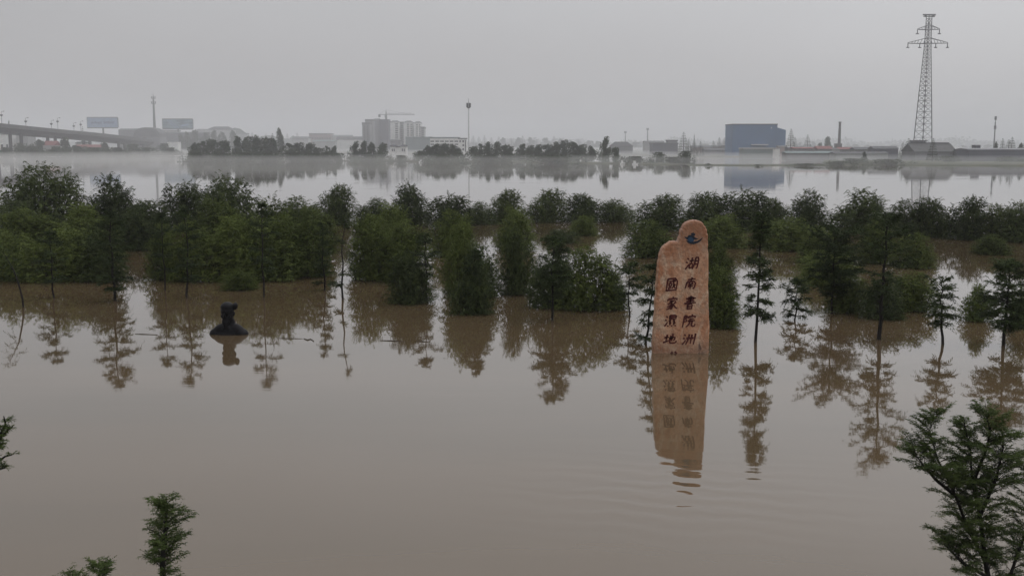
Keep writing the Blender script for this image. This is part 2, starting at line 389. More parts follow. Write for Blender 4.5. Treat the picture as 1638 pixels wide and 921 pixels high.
# ------------------------------------------------------------------ willow bushes (multi-stemmed, drooping)
def willow_mesh(seed, nspray=1250, K=19, weep=0.6, hang=0.35, leaf=0.15, lw=0.042):
    """bush about 4.4 m across and 4 m tall made of several leaning sub-crowns; returns (crown quads, stems MB)"""
    rg = np.random.default_rng(seed)
    H = 4.0
    m = int(rg.integers(5, 8))
    a0 = rg.uniform(0, 6.28) + np.arange(m) * 2 * math.pi / (m - 1) + rg.normal(size=m) * 0.3
    cr = rg.uniform(0.8, 1.25, m); cr[0] = 0.15
    cx, cy = np.cos(a0) * cr, np.sin(a0) * cr
    hh = rg.uniform(0.45, 0.88, m) * H; hh[0] = 0.95 * H; hh[1] = rg.uniform(0.78, 0.95) * H
    rr_ = rg.uniform(0.70, 1.25, m); rr_[0] = rg.uniform(0.8, 1.1)
    n = nspray; i = rg.integers(m, size=n)
    u = rg.uniform(0.02, 0.97, n); az_ = rg.uniform(0, 2 * math.pi, n)
    wob = 1 + 0.16 * np.sin(az_ * 3 + seed) * np.sin(u * 9 + seed)
    R_ = rr_[i] * np.sqrt(np.maximum(0.03, 1 - u ** 2.4)) * wob
    rho = rg.uniform(0.02, 1.0, n) ** 0.36
    P = np.stack([cx[i] + np.cos(az_) * R_ * rho, cy[i] + np.sin(az_) * R_ * rho, np.maximum(u * hh[i] - 0.25 + 0.12 * rg.normal(size=n), 0.05)], 1)
    outw = np.stack([np.cos(az_), np.sin(az_), np.zeros(n)], 1)
    D0 = outw * rg.uniform(0.3, 0.9, n)[:, None] + np.array([0, 0, 1.0]) * rg.uniform(0.3, 1.2, n)[:, None] + rg.normal(size=(n, 3)) * 0.25
    Q = [spray(P, D0, rg.uniform(0.45, 0.95, n), K, rg.uniform(0.3, 0.3 + weep, n), rg, leaf, lw, 0.6, hang)]
    # added filler quads inside the crown, to block light and see-through gaps
    n2 = 1100; i = rg.integers(m, size=n2); u = rg.uniform(0.0, 0.93, n2); az_ = rg.uniform(0, 6.28, n2)
    R_ = rr_[i] * np.sqrt(np.maximum(0.03, 1 - u ** 2.4)); rho = rg.uniform(0.0, 0.82, n2) ** 0.5
    PP = np.stack([cx[i] + np.cos(az_) * R_ * rho, cy[i] + np.sin(az_) * R_ * rho, np.maximum(u * hh[i] - 0.2, 0.03)], 1)
    Q.append(leaf_quads(PP, rg.normal(size=(n2, 3)) + [0, 0, -0.2], rg.uniform(0.22, 0.42, n2), rg.uniform(0.10, 0.18, n2), rg))
    stems = MB()
    for k_ in range(m):
        top = np.array([cx[k_], cy[k_], hh[k_] * 0.9])
        for q in range(3):
            tp_ = top * [1, 1, rg.uniform(0.7, 1.0)] + rg.normal(size=3) * [0.3, 0.3, 0.05]
            base = np.array([tp_[0] * 0.15, tp_[1] * 0.15, -0.35])
            pts = [base + (tp_ - base) * t + np.array([tp_[0], tp_[1], 0]) * 0.25 * math.sin(math.pi * t) for t in np.linspace(0, 1, 6)]
            stems.tube(pts, [0.04, 0.036, 0.028, 0.02, 0.013, 0.005], 4, False)
    # shoots that stand out of the crown and arch over
    k = 84; az_ = rg.uniform(0, 6.28, k); j = rg.integers(m, size=k); rq = rg.uniform(0, 0.75, k)
    PP = np.stack([cx[j] + np.cos(az_) * rq, cy[j] + np.sin(az_) * rq, hh[j] * rg.uniform(0.84, 0.98, k) * (1 - 0.25 * rq ** 2)], 1)
    DD = np.stack([np.cos(az_) * 0.45, np.sin(az_) * 0.45, rg.uniform(0.8, 1.5, k)], 1)
    Q.append(spray(PP, DD, rg.uniform(0.45, 1.15, k), 28, rg.uniform(0.2, 0.75 + 0.3 * weep, k), rg, leaf * 0.9, lw, 0.5, hang + 0.1))
    # loose stems dipping into the water round the edge
    for _ in range(22):
        a = rg.uniform(0, 2 * math.pi); rr = rg.uniform(1.5, 2.35); zt = rg.uniform(0.4, 1.8)
        pts = [(math.cos(a) * rr * t, math.sin(a) * rr * t, -0.3 + (zt + 0.3) * math.sin(t * 1.35) / math.sin(1.35)) for t in np.linspace(0, 1, 5)]
        stems.tube(pts, [0.03, 0.025, 0.02, 0.014, 0.005], 4, False)
        PP = np.repeat(np.array(pts[2:]), 3, 0)
        DD = np.array([math.cos(a), math.sin(a), 0.5]) + rg.normal(size=PP.shape) * 0.5
        Q.append(spray(PP, DD, rg.uniform(0.3, 0.6, len(PP)), 12, rg.uniform(0.2, 0.7, len(PP)), rg, leaf, lw * 0.85))
    V = np.concatenate(Q)
    V[:, :, 2] = np.where(V[:, :, 2] < 0.02, 0.02 + rg.uniform(0, 0.05), V[:, :, 2])
    return V, stems

WV = []
for i in range(8):
    wv, st = willow_mesh(100 + i, weep=0.35 if i % 2 else 0.9, hang=0.3 if i % 2 else 0.6)
    WV.append((quads_mesh('willow_crown', wv, M['willow'] if i % 2 else M['willow_dark']), st.mesh('willow_stems', M['bark'])))

def willow(x, yt, yb, wpx, label, rz=None, var=None, group='willow bushes standing in the flood'):
    X, Y = ground(x, yb); zt = at(x, yt, Y)[1]
    wm = wpx / (F / math.hypot(Y, 7)) 
    t = empty('willow_bush', (X, Y, 0), rnd.uniform(0, 6.28) if rz is None else rz, label, 'bush', group)
    i = rnd.randrange(8) if var is None else var
    cr, stm = WV[i]
    sw = wm / 4.4 * ((1.2 if x < 560 else 1.06) if yb > 400 else 1.2); t.scale = (sw, sw, max(0.25, zt / 3.85))
    link('stems', stm, t); link('crown', cr, t)
    return t

# ------------------------------------------------------------------ young cypresses with bare trunks
def cypress_parts(seed, H, hb, wid, nbr=44, dens=1.0, lean=(0, 0), prof='cone', gap=0.25, leaf=0.12, lw=0.034, mat_=None, trunk_r=0.055, twk=9, fork=None, updir=0.25):
    rg = np.random.default_rng(seed)
    z = np.linspace(-0.4, H, 9)
    wob = rg.normal(size=(9, 2)) * 0.035; wob[0] = 0
    tx = lean[0] * (z / H) ** 1.5 * np.sign(z) if False else lean[0] * np.clip(z / H, 0, 1) ** 1.4
    ty = lean[1] * np.clip(z / H, 0, 1) ** 1.4
    tr = np.stack([tx + wob[:, 0], ty + wob[:, 1], z], 1)
    def tp(h): return np.array([np.interp(h, z, tr[:, 0]), np.interp(h, z, tr[:, 1]), h])
    mb = MB(); mb.tube(tr, list(np.linspace(trunk_r, trunk_r * 0.22, 9)), 7, False)
    br = MB(); Q = []
    # irregular tiers with open gaps between them
    ntier = max(5, int(nbr / 5)); tz = np.sort(rg.uniform(0, 1, ntier)); tz = tz + (np.linspace(0, 1, ntier) - tz) * 0.75
    for i in range(nbr):
        u = tz[rg.integers(ntier)] + rg.normal() * 0.018
        u = min(max(u, 0), 1)
        h = hb + (H - hb) * u
        if prof == 'cone': L = (1 - u) ** 0.75 * (0.55 + 0.45 * min(1, u * 6))
        elif prof == 'oval': L = math.sqrt(max(0, 1 - (2 * u - 0.9) ** 2)) * 0.95 + 0.05
        elif prof == 'top': L = (0.35 + 0.65 * math.sin(min(1, u * 1.25) * math.pi * 0.62)) * (1.0 if u < 0.86 else (1 - u) / 0.14 + 0.2)
        else: L = 0.7 * (1 - u) ** 0.4
        L = wid / 2 * L * rg.uniform(0.55, 1.12) + 0.08
        if rg.random() < gap * 0.4: L *= 0.45
        a = rg.uniform(0, 2 * math.pi)
        o = tp(h); dirv = np.array([math.cos(a), math.sin(a), updir + 0.8 * u * u])
        sag = rg.uniform(0.1, 0.35)
        tt = np.linspace(0, 1, 5)[:, None]
        path = o + dirv * L * tt - np.array([0, 0, 1]) * L * sag * tt ** 1.5 * 1.2
        br.tube(path, [0.014, 0.011, 0.008, 0.006, 0.003], 3, False)
        k = max(4, int(twk * dens * 1.5 * (0.5 + L)))
        ts = rg.uniform(0.22, 1.0, k)
        PP = np.stack([np.interp(ts, tt[:, 0], path[:, j]) for j in range(3)], 1)
        side = np.cross(dirv, [0, 0, 1.0]); side = side / (np.linalg.norm(side) + 1e-9)
        sg = rg.choice([-1.0, 1.0], k)[:, None]
        DD = norm(dirv) * 0.7 + side * sg * rg.uniform(0.2, 1.0, k)[:, None] + rg.normal(size=(k, 3)) * 0.38 + np.array([0, 0, 0.1])
        Q.append(spray(PP, DD, rg.uniform(0.14, 0.34, k) * (0.7 + 0.4 * min(L, 1)), 10, rg.uniform(0.1, 0.7, k), rg, leaf, lw, 0.75, 0.05))
    # leader tuft
    k = 10
    PP = np.stack([tp(H - rg.uniform(0, 0.35)) for _ in range(k)])
    DD = np.stack([rg.normal(size=k) * 0.6, rg.normal(size=k) * 0.6, rg.uniform(0.7, 1.3, k)], 1)
    Q.append(spray(PP, DD, rg.uniform(0.12, 0.25, k), 8, rg.uniform(0, 0.3, k), rg, leaf, lw, 0.7, 0.05))
    V = np.concatenate(Q); V[:, :, 2] = np.maximum(V[:, :, 2], 0.02)
    return mb, br, V

def cypress(x, yt, yb, ycrown, wpx, label, seed, group='young cypresses standing in the flood', xt=None, **kw):
    X, Y = ground(x, yb); H = at(x, yt, Y)[1]; hb = max(0.05, at(x, ycrown, Y)[1])
    s = F / math.hypot(Y, 7)
    lean = (((xt if xt is not None else x) - x) / s, 0)
    t = empty('cypress_tree', (X, Y, 0), 0, label, 'tree', group)
    mb, br, V = cypress_parts(seed, H, hb, wpx / s, lean=lean, **kw)
    mb.build('trunk', M['bark'], t); br.build('branches', M['bark'], t)['kind'] = 'stuff'
    link('crown', quads_mesh('cypress_crown', V, M['cypress']), t)
    return t

# ------------------------------------------------------------------ distant trees
def far_round(seed, H=8.0, W=5.5, n=2600, tiers=False):
    rg = np.random.default_rng(seed); m = 26
    zc = np.linspace(0.02, 0.9, m) + rg.normal(size=m) * 0.03; zc = np.clip(zc, 0, 0.95)
    pk = rg.uniform(0.7, 1.5)
    env = np.clip(1 - zc ** (2.0 * pk), 0.12, 1) * W / 2 * 1.9
    az_ = rg.uniform(0, 6.28, m); rr = rg.uniform(0.0, 0.85, m) * env
    cl = np.stack([np.cos(az_) * rr, np.sin(az_) * rr, zc * H], 1)
    rad = rg.uniform(0.10, 0.20, m) * W * (1.25 - 0.6 * zc)
    i = rg.integers(m, size=n); d = norm(rg.normal(size=(n, 3)))
    P = cl[i] + d * [1, 1, 1.5] * rad[i][:, None] * rg.uniform(0.4, 1.2, n)[:, None]
    P[:, 2] = np.clip(P[:, 2], 0.03, H)
    V = leaf_quads(P, d + rg.normal(size=(n, 3)) * 0.6 + [0, 0, 0.4], rg.uniform(0.35, 0.7, n), rg.uniform(0.22, 0.42, n), rg)
    tk = MB().tube([(0, 0, -0.3), (0.05, 0, H * 0.35), (0, 0.05, H * 0.7)], [0.2, 0.15, 0.07], 5, False)
    return quads_mesh('far_tree', V, M['far_leaf'], tk, M['far_bark'])
def far_cone(seed, H=10.0, W=3.2, n=2600, p=0.8):
    rg = np.random.default_rng(seed)
    u = rg.uniform(0, 1, n) ** 1.25; u = np.floor(u * 13 + rg.uniform(0, 0.8, n)) / 13.5; u = np.clip(u, 0, 0.995)
    a = rg.uniform(0, 2 * math.pi, n); r = W / 2 * (1 - u) ** p * rg.uniform(0.3, 1.08, n) ** 0.6
    P = np.stack([np.cos(a) * r, np.sin(a) * r, 0.06 * H + u * H * 0.94], 1)
    V = leaf_quads(P, np.stack([np.cos(a), np.sin(a), np.full(n, 0.15)], 1) + rg.normal(size=(n, 3)) * 0.3, rg.uniform(0.3, 0.55, n) * (1.1 - u * 0.7), rg.uniform(0.2, 0.4, n) * (1.1 - u * 0.6), rg)
    tk = MB().tube([(0, 0, -0.3), (0, 0, H * 0.6), (0, 0, H * 0.99)], [0.18, 0.1, 0.03], 5, False)
    return quads_mesh('far_conifer', V, M['far_leaf'], tk, M['far_bark'])
FR = [far_round(200 + i) for i in range(8)]
FC = [far_cone(300 + i) for i in range(3)]
FB = [far_round(400 + i, 4.0, 8.0, 2200) for i in range(2)]
def far_tree(x, yt, yb, wpx, kind, label, group=None, name=None, base=0.0, i=None):
    X, Y = ground(x, yb); zt = at(x, yt, Y)[1] - base
    wm = wpx / (F / Y)
    lib, h0, w0, nm = {'round': (FR, 8.0, 6.0, 'broadleaf_tree'), 'cone': (FC, 10.0, 2.4, 'conifer_tree'), 'bush': (FB, 4.0, 8.4, 'shrub')}[kind]
    o = link(name or nm, lib[rnd.randrange(len(lib)) if i is None else i % len(lib)], None, (X, Y, base))
    o.scale = (wm / w0, wm / w0, zt / h0 / (0.97 if kind != 'bush' else 0.93)); o.rotation_euler = (0, 0, rnd.uniform(0, 6.28))
    return tag(o, label, 'shrub' if kind == 'bush' else 'tree', group)

# ================================================================== SETTING
def sheet(name, pts, z, m, kind='structure'):
    me = bpy.data.meshes.new(name); me.from_pydata([(x, y, z) for x, y in pts], [], [tuple(range(len(pts)))]); me.update()
    me.materials.append(m); o = link(name, me); o['kind'] = kind; return o
sheet('water', [(-2600, -60), (2600, -60), (2600, 4200), (-2600, 4200)], 0.0, M['water'])

def land(name, front, back_y, z, m, base=-0.3, sub=6):
    """a low bank: front = [(photo x, photo y)] of its waterline, left to right, running back to distance back_y"""
    pts = []
    for i in range(len(front) - 1):
        for k in range(sub):
            t = k / sub; pts.append((front[i][0] * (1 - t) + front[i+1][0] * t, front[i][1] * (1 - t) + front[i+1][1] * t))
    pts.append(front[-1])
    v = []; f = []; rr = random.Random(len(pts) * 7 + int(z * 10)); n = len(pts)
    by = back_y
    fr = [ground(*p) for p in pts]
    for ring in range(5):
        for (X, Y) in fr:
            b = by if by else Y + 20
            if ring == 0: v.append((X, Y - 0.3, base))
            elif ring == 1: v.append((X + rr.uniform(-.5, .5), Y + 1.5 + rr.uniform(-1, 1), z * 0.55))
            elif ring == 2: v.append((X, Y + 5 + rr.uniform(-1, 1), z * rr.uniform(0.85, 1.1)))
            elif ring == 3: v.append((X * (b / Y if by else 1), b, z * rr.uniform(0.9, 1.1)))
            else: v.append((X * (b / Y if by else 1), b + 3, base))
    for r_ in range(4):
        for i in range(n - 1):
            a = r_ * n + i; f.append((a, a + 1, a + n + 1, a + n))
    me = bpy.data.meshes.new(name); me.from_pydata(v, [], f); me.update(); me.materials.append(m)
    o = link(name, me); o['kind'] = 'structure'; return o

land('far_shore', [(-900, 250), (0, 250), (120, 249.5), (260, 248), (420, 246), (700, 246), (850, 246), (1000, 249), (1100, 251), (1250, 251.5), (1330, 252), (2500, 252)], 4100, 0.6, M['grass'])
land('river_bank', [(1322, 264.5), (1380, 264), (1450, 264.5), (1520, 265), (1600, 265.5), (1700, 266), (1900, 267)], 520, 0.5, M['grass'])
land('tree_island', [(296, 256), (330, 258.5), (400, 259), (470, 259), (545, 258)], None, 0.12, M['grass'])
land('wooded_spit', [(560, 258), (620, 258.5), (700, 260), (820, 260), (950, 262), (1040, 263.5), (1085, 264), (1108, 262)], None, 0.4, M['grass'])
land('low_dyke', [(1100, 265.2), (1150, 265.6), (1210, 266), (1270, 265.6), (1335, 265.2)], None, 0.22, M['grass'])

def hill(name, x0, x1, yt, yb, depth, m):
    X0 = ground(x0, yb)[0]; X1, Y = ground(x1, yb); H = at(x0, yt, Y)[1]
    v = []; f = []; nx, ny = 28, 8; rr = random.Random(x0)
    for j in range(ny + 1):
        for i in range(nx + 1):
            u, q = i / nx, j / ny
            e = math.sin(math.pi * u) ** 0.6 * math.sin(math.pi * q) ** 0.5
            v.append((X0 + (X1 - X0) * u, Y + depth * q, 0.3 + H * e * (1 + 0.14 * math.sin(u * 17 + x0) + rr.uniform(-.05, .05))))
    for j in range(ny):
        for i in range(nx):
            a = j * (nx + 1) + i; f.append((a, a + 1, a + nx + 2, a + nx + 1))
    me = bpy.data.meshes.new(name); me.from_pydata(v, [], f); me.update(); me.materials.append(m)
    o = link(name, me); o['kind'] = 'structure'; return o
hill('wooded_hill', 300, 400, 209, 240.5, 120, M['hill'])
hill('low_hill', 340, 500, 219, 239, 150, M['hill'])

# treeline that closes the horizon
rg = np.random.default_rng(5)
n = 26000
xs = rg.uniform(-1500, 1500, n); Yt = 2300 + rg.uniform(0, 140, n)
hh = 15 + 5 * np.sin(xs / 47) + 4 * np.sin(xs / 19 + 1) + 3 * np.sin(xs / 8.3 + 2) + rg.normal(size=n) * 1.5
P = np.stack([xs, Yt, rg.uniform(0, 1, n) * hh * 0.8], 1)
tl = link('distant_treeline', quads_mesh('distant_treeline', leaf_quads(P, rg.normal(size=(n, 3)) + [0, 0, .6], rg.uniform(3, 6, n), rg.uniform(3, 5, n), rg), M['far_leaf']))
tl['kind'] = 'stuff'; tag(tl, 'faded line of woods closing the misty horizon behind the town', 'woods')

# ================================================================== MIDDLE DISTANCE: WILLOWS
BACK = 'willow bush of the back row, '
W_ROWS = [
 # back row along the open water
 (72, 256, 366, 122, BACK + 'biggest and tallest, below the bridge at the far left'),
 (176, 278, 366, 84, BACK + 'with drooping crown right of the biggest one'),
 (14, 318, 380, 90, BACK + 'low and cut by the left picture edge'),
 (300, 288, 366, 84, BACK + 'left half of the tall pair below the second billboard'),
 (368, 279, 368, 92, BACK + 'right half of the tall pair below the tree island'),
 (236, 318, 372, 80, BACK + 'low, in the dip between the two tall clumps'),
 (478, 313, 366, 78, BACK + 'low and wide, left of the feathery tuft'),
 (541, 293, 358, 60, BACK + 'narrow feathery tuft left of the apartment towers'),
 (604, 316, 360, 66, BACK + 'below the apartment towers, low crown'),
 (657, 291, 358, 58, BACK + 'narrow and tall, just below the white stair tower'),
 (718, 309, 362, 72, BACK + 'below the antenna pole, flat topped'),
 (768, 322, 358, 52, BACK + 'small, right of the antenna pole'),
 (812, 301, 356, 56, BACK + 'slender, at the centre of the picture'),
 (874, 301, 354, 64, BACK + 'left end of the clump alone in open water'),
 (932, 309, 354, 72, BACK + 'middle of the clump alone in open water'),
 (985, 316, 354, 52, BACK + 'right end of the clump alone in open water'),
 (1058, 309, 366, 80, BACK + 'just left behind the top of the stone monument'),
 (1124, 306, 366, 76, BACK + 'directly behind the top of the stone monument'),
 (1188, 301, 368, 88, BACK + 'broad, below the blue factory'),
 (1236, 316, 366, 56, BACK + 'low, below the pointed tree beside the blue factory'),
 (1290, 302, 366, 64, BACK + 'ragged with loose shoots, below the brick chimney'),
 (1374, 301, 370, 98, BACK + 'broad dome, left of the pylon'),
 (1446, 318, 376, 66, BACK + 'below the left foot of the pylon'),
 (1490, 314, 378, 70, BACK + 'below the pylon, slightly taller than its neighbours'),
 (1545, 312, 382, 66, BACK + 'right of the pylon with a pointed tuft'),
 (1592, 325, 382, 64, BACK + 'second from the right picture edge'),
 (1632, 318, 386, 70, BACK + 'cut by the right picture edge'),
 # second row
 (934, 344, 376, 42, 'small round willow bush alone in the water right of the centre'),
 (900, 366, 388, 46, 'low dark willow tuft left of the small round bush'),
 (1036, 350, 410, 84, 'round willow bush left of the monument, beyond the bright gap'),
 (1156, 342, 394, 80, 'bright round willow bush right behind the monument shoulder'),
 (1268, 346, 400, 76, 'round willow bush behind the slim tiered cypress'),
 (1588, 374, 406, 62, 'low flat willow bush in the open water at the right'),
 (1462, 372, 428, 70, 'low willow bush behind the fork-trunked cypress, to its right'),
 (1404, 352, 420, 70, 'willow bush behind the fork-trunked cypress, to its left'),
 (1318, 362, 420, 92, 'light green willow bush in the right part, behind the wide cypress'),
 (40, 332, 415, 104, 'light green willow bush of the middle row at the far left'),
 (128, 322, 410, 100, 'light green willow bush below the tallest back bush'),
 (224, 330, 398, 74, 'light green willow bush of the middle row, behind the left dark trunk'),
 (352, 316, 412, 96, 'light green willow bush of the middle row, above the bust'),
 (430, 316, 408, 92, 'light green willow bush of the middle row, below the tree island'),
 (500, 330, 404, 80, 'light green willow bush of the middle row, behind the twin thin trunks'),
 (620, 322, 412, 92, 'light green willow bush of the middle row, below the apartment towers'),
 (722, 334, 408, 70, 'light green willow bush of the middle row, left of the centre'),
 (824, 330, 400, 60, 'light green willow bush of the middle row, at the centre'),
 # front rows
 (20, 372, 446, 90, 'front willow bush at the left picture edge behind the leaning sapling'),
 (98, 360, 447, 104, 'front willow bush behind the second trunk from the left'),
 (160, 350, 447, 76, 'front willow bush behind the straight dark trunk'),
 (266, 352, 446, 56, 'front willow bush right of the bright gap near the left'),
 (300, 350, 448, 74, 'front willow bush between the gap and the bust'),
 (372, 340, 447, 100, 'front willow bush just above the bust'),
 (444, 342, 444, 104, 'front willow bush right above the bust, widest of its row'),
 (492, 352, 441, 74, 'front willow bush left of the twin thin trunks'),
 (596, 338, 446, 92, 'front willow bush right of the twin thin trunks'),
 (644, 352, 450, 96, 'front willow bush with loose shoots left of the slanted bright gap'),
 (738, 350, 472, 84, 'front willow bush right of the slanted bright gap'),
 (768, 384, 474, 70, 'front willow bush just above the low dark mound in the water'),
 (826, 362, 470, 72, 'front willow bush left of the dark cypress at the centre'),
 (884, 394, 490, 84, 'front willow bush around the dark cypress at the centre'),
 (938, 392, 494, 96, 'front willow bush left of the monument, the widest there'),
 (982, 430, 494, 50, 'ragged front willow bush nearest the monument on its left'),
 (1150, 424, 522, 78, 'willow bush touching the right side of the monument'),
 (1150, 386, 448, 56, 'willow bush behind the right side of the monument'),
 (1320, 398, 452, 104, 'front willow bush behind the wide cypress in the right part'),
 (1356, 430, 498, 66, 'low willow bush right of the wide cypress trunk'),
 (1462, 432, 496, 76, 'willow bush between the fork-trunked and the crooked cypress'),
 (1412, 446, 508, 74, 'dark willow bush at the foot of the fork-trunked cypress'),
 (1560, 452, 512, 54, 'sparse willow bush left of the rightmost big cypress'),
 (1632, 452, 520, 60, 'willow bush cut by the right edge behind the rightmost cypress'),
 (386, 440, 462, 50, 'low branchy tuft just behind and above the bust'),
 (656, 402, 484, 74, 'dark willow bush low in the water left of the low mound'),
 (756, 430, 500, 70, 'low dark mound of willow nearest the camera at the centre'),
]
for i, (x, yt, yb, wp, lb) in enumerate(W_ROWS):
    wp = wp * (1.0 if yb < 400 else rnd.uniform(0.86, 1.1))
    lb = ' '.join(lb.split())
    willow(x, yt, yb, wp, lb, var=(2 * rnd.randrange(4) + (0 if (yt < 325 and yb < 400 or 'dark' in lb or 'dense' in lb) else 1)))

# ================================================================== CYPRESSES IN THE FLOOD
cypress(85, 376, 476, 452, 46, 'young cypress with thin straight trunk, second trunk from the left edge', 11, nbr=34, prof='oval', trunk_r=0.05)
cypress(183, 342, 481, 462, 58, 'cypress with dark straight trunk and tiers, before the bushes at the left', 12, nbr=62, prof='oval', trunk_r=0.075, dens=1.2)
cypress(263, 345, 464, 436, 40, 'thin cypress half hidden in the bushes, between two darker trunks', 13, nbr=30, prof='oval', trunk_r=0.045)
cypress(301, 338, 476, 446, 46, 'cypress with dark trunk just left of the bust', 14, nbr=44, prof='oval', trunk_r=0.06)
cypress(422, 330, 475, 440, 44, 'cypress with thin straight trunk just right of the bust', 15, nbr=36, prof='oval', trunk_r=0.05)
cypress(518, 360, 464, 456, 34, 'left of the twin slim cypresses, with short layered tiers', 16, nbr=40, prof='col', trunk_r=0.05, gap=0.1)
cypress(549, 352, 478, 462, 22, 'right of the twin slim cypresses, almost bare pole with small tufts', 17, nbr=16, prof='col', trunk_r=0.055, dens=0.6, xt=553)
cypress(758, 404, 500, 486, 62, 'small dense cypress in the low dark mound at the centre', 18, nbr=52, prof='cone', trunk_r=0.05, dens=1.2)
cypress(883, 384, 512, 476, 66, 'dark cypress with thin trunk left of the monument, before the wide bush', 19, nbr=66, prof='oval', trunk_r=0.055, dens=1.3)
cypress(682, 378, 482, 440, 40, 'slim sapling beside the slanted bright gap', 29, nbr=26, prof='oval', trunk_r=0.04, gap=0.4)
cypress(1006, 422, 505, 482, 44, 'sparse small cypress in the bright gap left of the monument', 20, nbr=30, prof='oval', trunk_r=0.04, gap=0.5)
cypress(1036, 405, 548, 540, 52, 'cypress with thin pole trunk against the left edge of the monument', 21, nbr=44, prof='col', trunk_r=0.05, gap=0.4, xt=1048)
cypress(1160, 452, 520, 500, 36, 'small cypress just right of the monument', 22, nbr=26, prof='oval', trunk_r=0.04)
cypress(1208, 345, 546, 508, 54, 'tall slim cypress with clear layered tiers, alone right of the monument', 23, nbr=78, prof='col', trunk_r=0.06, gap=0.15, dens=1.25, xt=1214)
cypress(1272, 450, 512, 506, 48, 'small sparse cypress low in the water right of the tall tiered one', 24, nbr=36, prof='oval', trunk_r=0.04, gap=0.5)
cypress(1330, 368, 500, 470, 96, 'wide cypress with rounded crown and thin trunk in the right part', 25, nbr=80, prof='top', trunk_r=0.055, dens=1.2)
cypress(1405, 352, 543, 505, 84, 'fork-trunked cypress, tallest dark trunk of the right part', 26, nbr=66, prof='top', trunk_r=0.085, gap=0.4, xt=1412)
cypress(1506, 450, 550, 520, 62, 'crooked sparse cypress between the fork-trunked and the rightmost one', 27, nbr=32, prof='top', trunk_r=0.06, gap=0.5, xt=1500)
cypress(1605, 424, 552, 525, 92, 'rightmost big dark cypress with layered crown near the picture edge', 28, nbr=84, prof='oval', trunk_r=0.07, dens=1.3)

# leaning sapling at the left edge
X, Y = ground(38, 491)
t = empty('leaning_sapling', (X, Y, 0), 0, 'bare bent sapling leaning left out of the water at the left picture edge', 'tree')
path = []
for (px, py) in [(38, 495), (36, 478), (32, 462), (27, 446), (23, 434), (14, 418), (4, 402)]:
    a, b = at(px, py, Y); path.append((a - X, 0, b if py < 491 else -0.3))
MB().tube(path, [0.05, 0.045, 0.04, 0.036, 0.032, 0.022, 0.01], 6, False).build('trunk', M['bark'], t)
rg = np.random.default_rng(77); P0 = np.array([path[4], path[5], path[6]]); P0 = np.repeat(P0, 9, 0) + rg.normal(size=(27, 3)) * 0.1
link('crown', quads_mesh('sapling_crown', spray(P0, rg.normal(size=(27, 3)) + [-.4, 0, .6], rg.uniform(.3, .7, 27), 13, rg.uniform(.2, .7, 27), rg, 0.12, 0.03), M['cypress']), t)

# ================================================================== MONUMENT
MD = ground(1090, 565)[1]
OUT = [(1043,600),(1044,566),(1046,535),(1048,505),(1050,470),(1052,440),(1054,420),(1056,404),(1061,397),(1068,390),(1075,386.5),(1081,386.5),(1085,388),(1087,381),(1090,369),(1095,360),(1101,355),(1108,352.6),(1116,352.6),(1123,355),(1128,360),(1131.5,368),(1133,380),(1133.5,410),(1134,450),(1134.5,500),(1135,566),(1135,600)]
def chaikin(p):
    q = [p[0]]
    for a, b in zip(p[:-1], p[1:]):
        q += [(a[0]*.75+b[0]*.25, a[1]*.75+b[1]*.25), (a[0]*.25+b[0]*.75, a[1]*.25+b[1]*.75)]
    return q + [p[-1]]
outl = chaikin(chaikin(OUT))
mX = at(1090, 565, MD)[0]
rr = random.Random(3)
prof = []
for px, py in outl:
    a, b = at(px, py, MD); jx = 0.016 * math.sin(b * 7.3 + 1) * math.sin(b * 17.1) + rr.uniform(-.009, .009); prof.append(Vector((a - mX + jx, b + rr.uniform(-.010, .010))))
mon = empty('stone_monument', (mX, MD, 0), 0, 'tall reddish stone slab with two columns of dark red writing, standing in the flood', 'monument')
k = len(prof)
nrm = []
for i in range(k):
    a = prof[max(i-1, 0)]; b = prof[min(i+1, k-1)]; d = (b - a).normalized(); nrm.append(Vector((d.y, -d.x)))   # points inwards or outwards
cen = Vector((0, 2)); 
if (cen - prof[3]).dot(nrm[3]) < 0: nrm = [-q for q in nrm]
rings = [(0.075, 0.0), (0.03, 0.018), (0.004, 0.06), (0.0, 0.14), (0.0, 0.44), (0.03, 0.52), (0.09, 0.56)]
v = []; f = []
for ins, dy in rings:
    for i, p in enumerate(prof):
        q = p + nrm[i] * (ins * rr.uniform(0.5, 1.6)); v.append((q.x, dy + (rr.uniform(-.006, .006) if dy else 0), q.y))
for r_ in range(len(rings) - 1):
    for i in range(k - 1):
        a = r_ * k + i; f.append((a, a + k, a + k + 1, a + 1))
bm = bmesh.new()
bv = [bm.verts.new(q) for q in v]
for q in f: bm.faces.new([bv[i] for i in q])
for r_ in (0, len(rings) - 1):
    vs = bv[r_ * k:(r_ + 1) * k]
    bm.faces.new(vs if r_ == 0 else list(reversed(vs)))
bmesh.ops.recalc_face_normals(bm, faces=bm.faces)
bmesh.ops.triangulate(bm, faces=[q for q in bm.faces if len(q.verts) > 8])
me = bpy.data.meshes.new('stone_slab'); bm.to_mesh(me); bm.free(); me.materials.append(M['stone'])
link('stone_slab', me, mon)

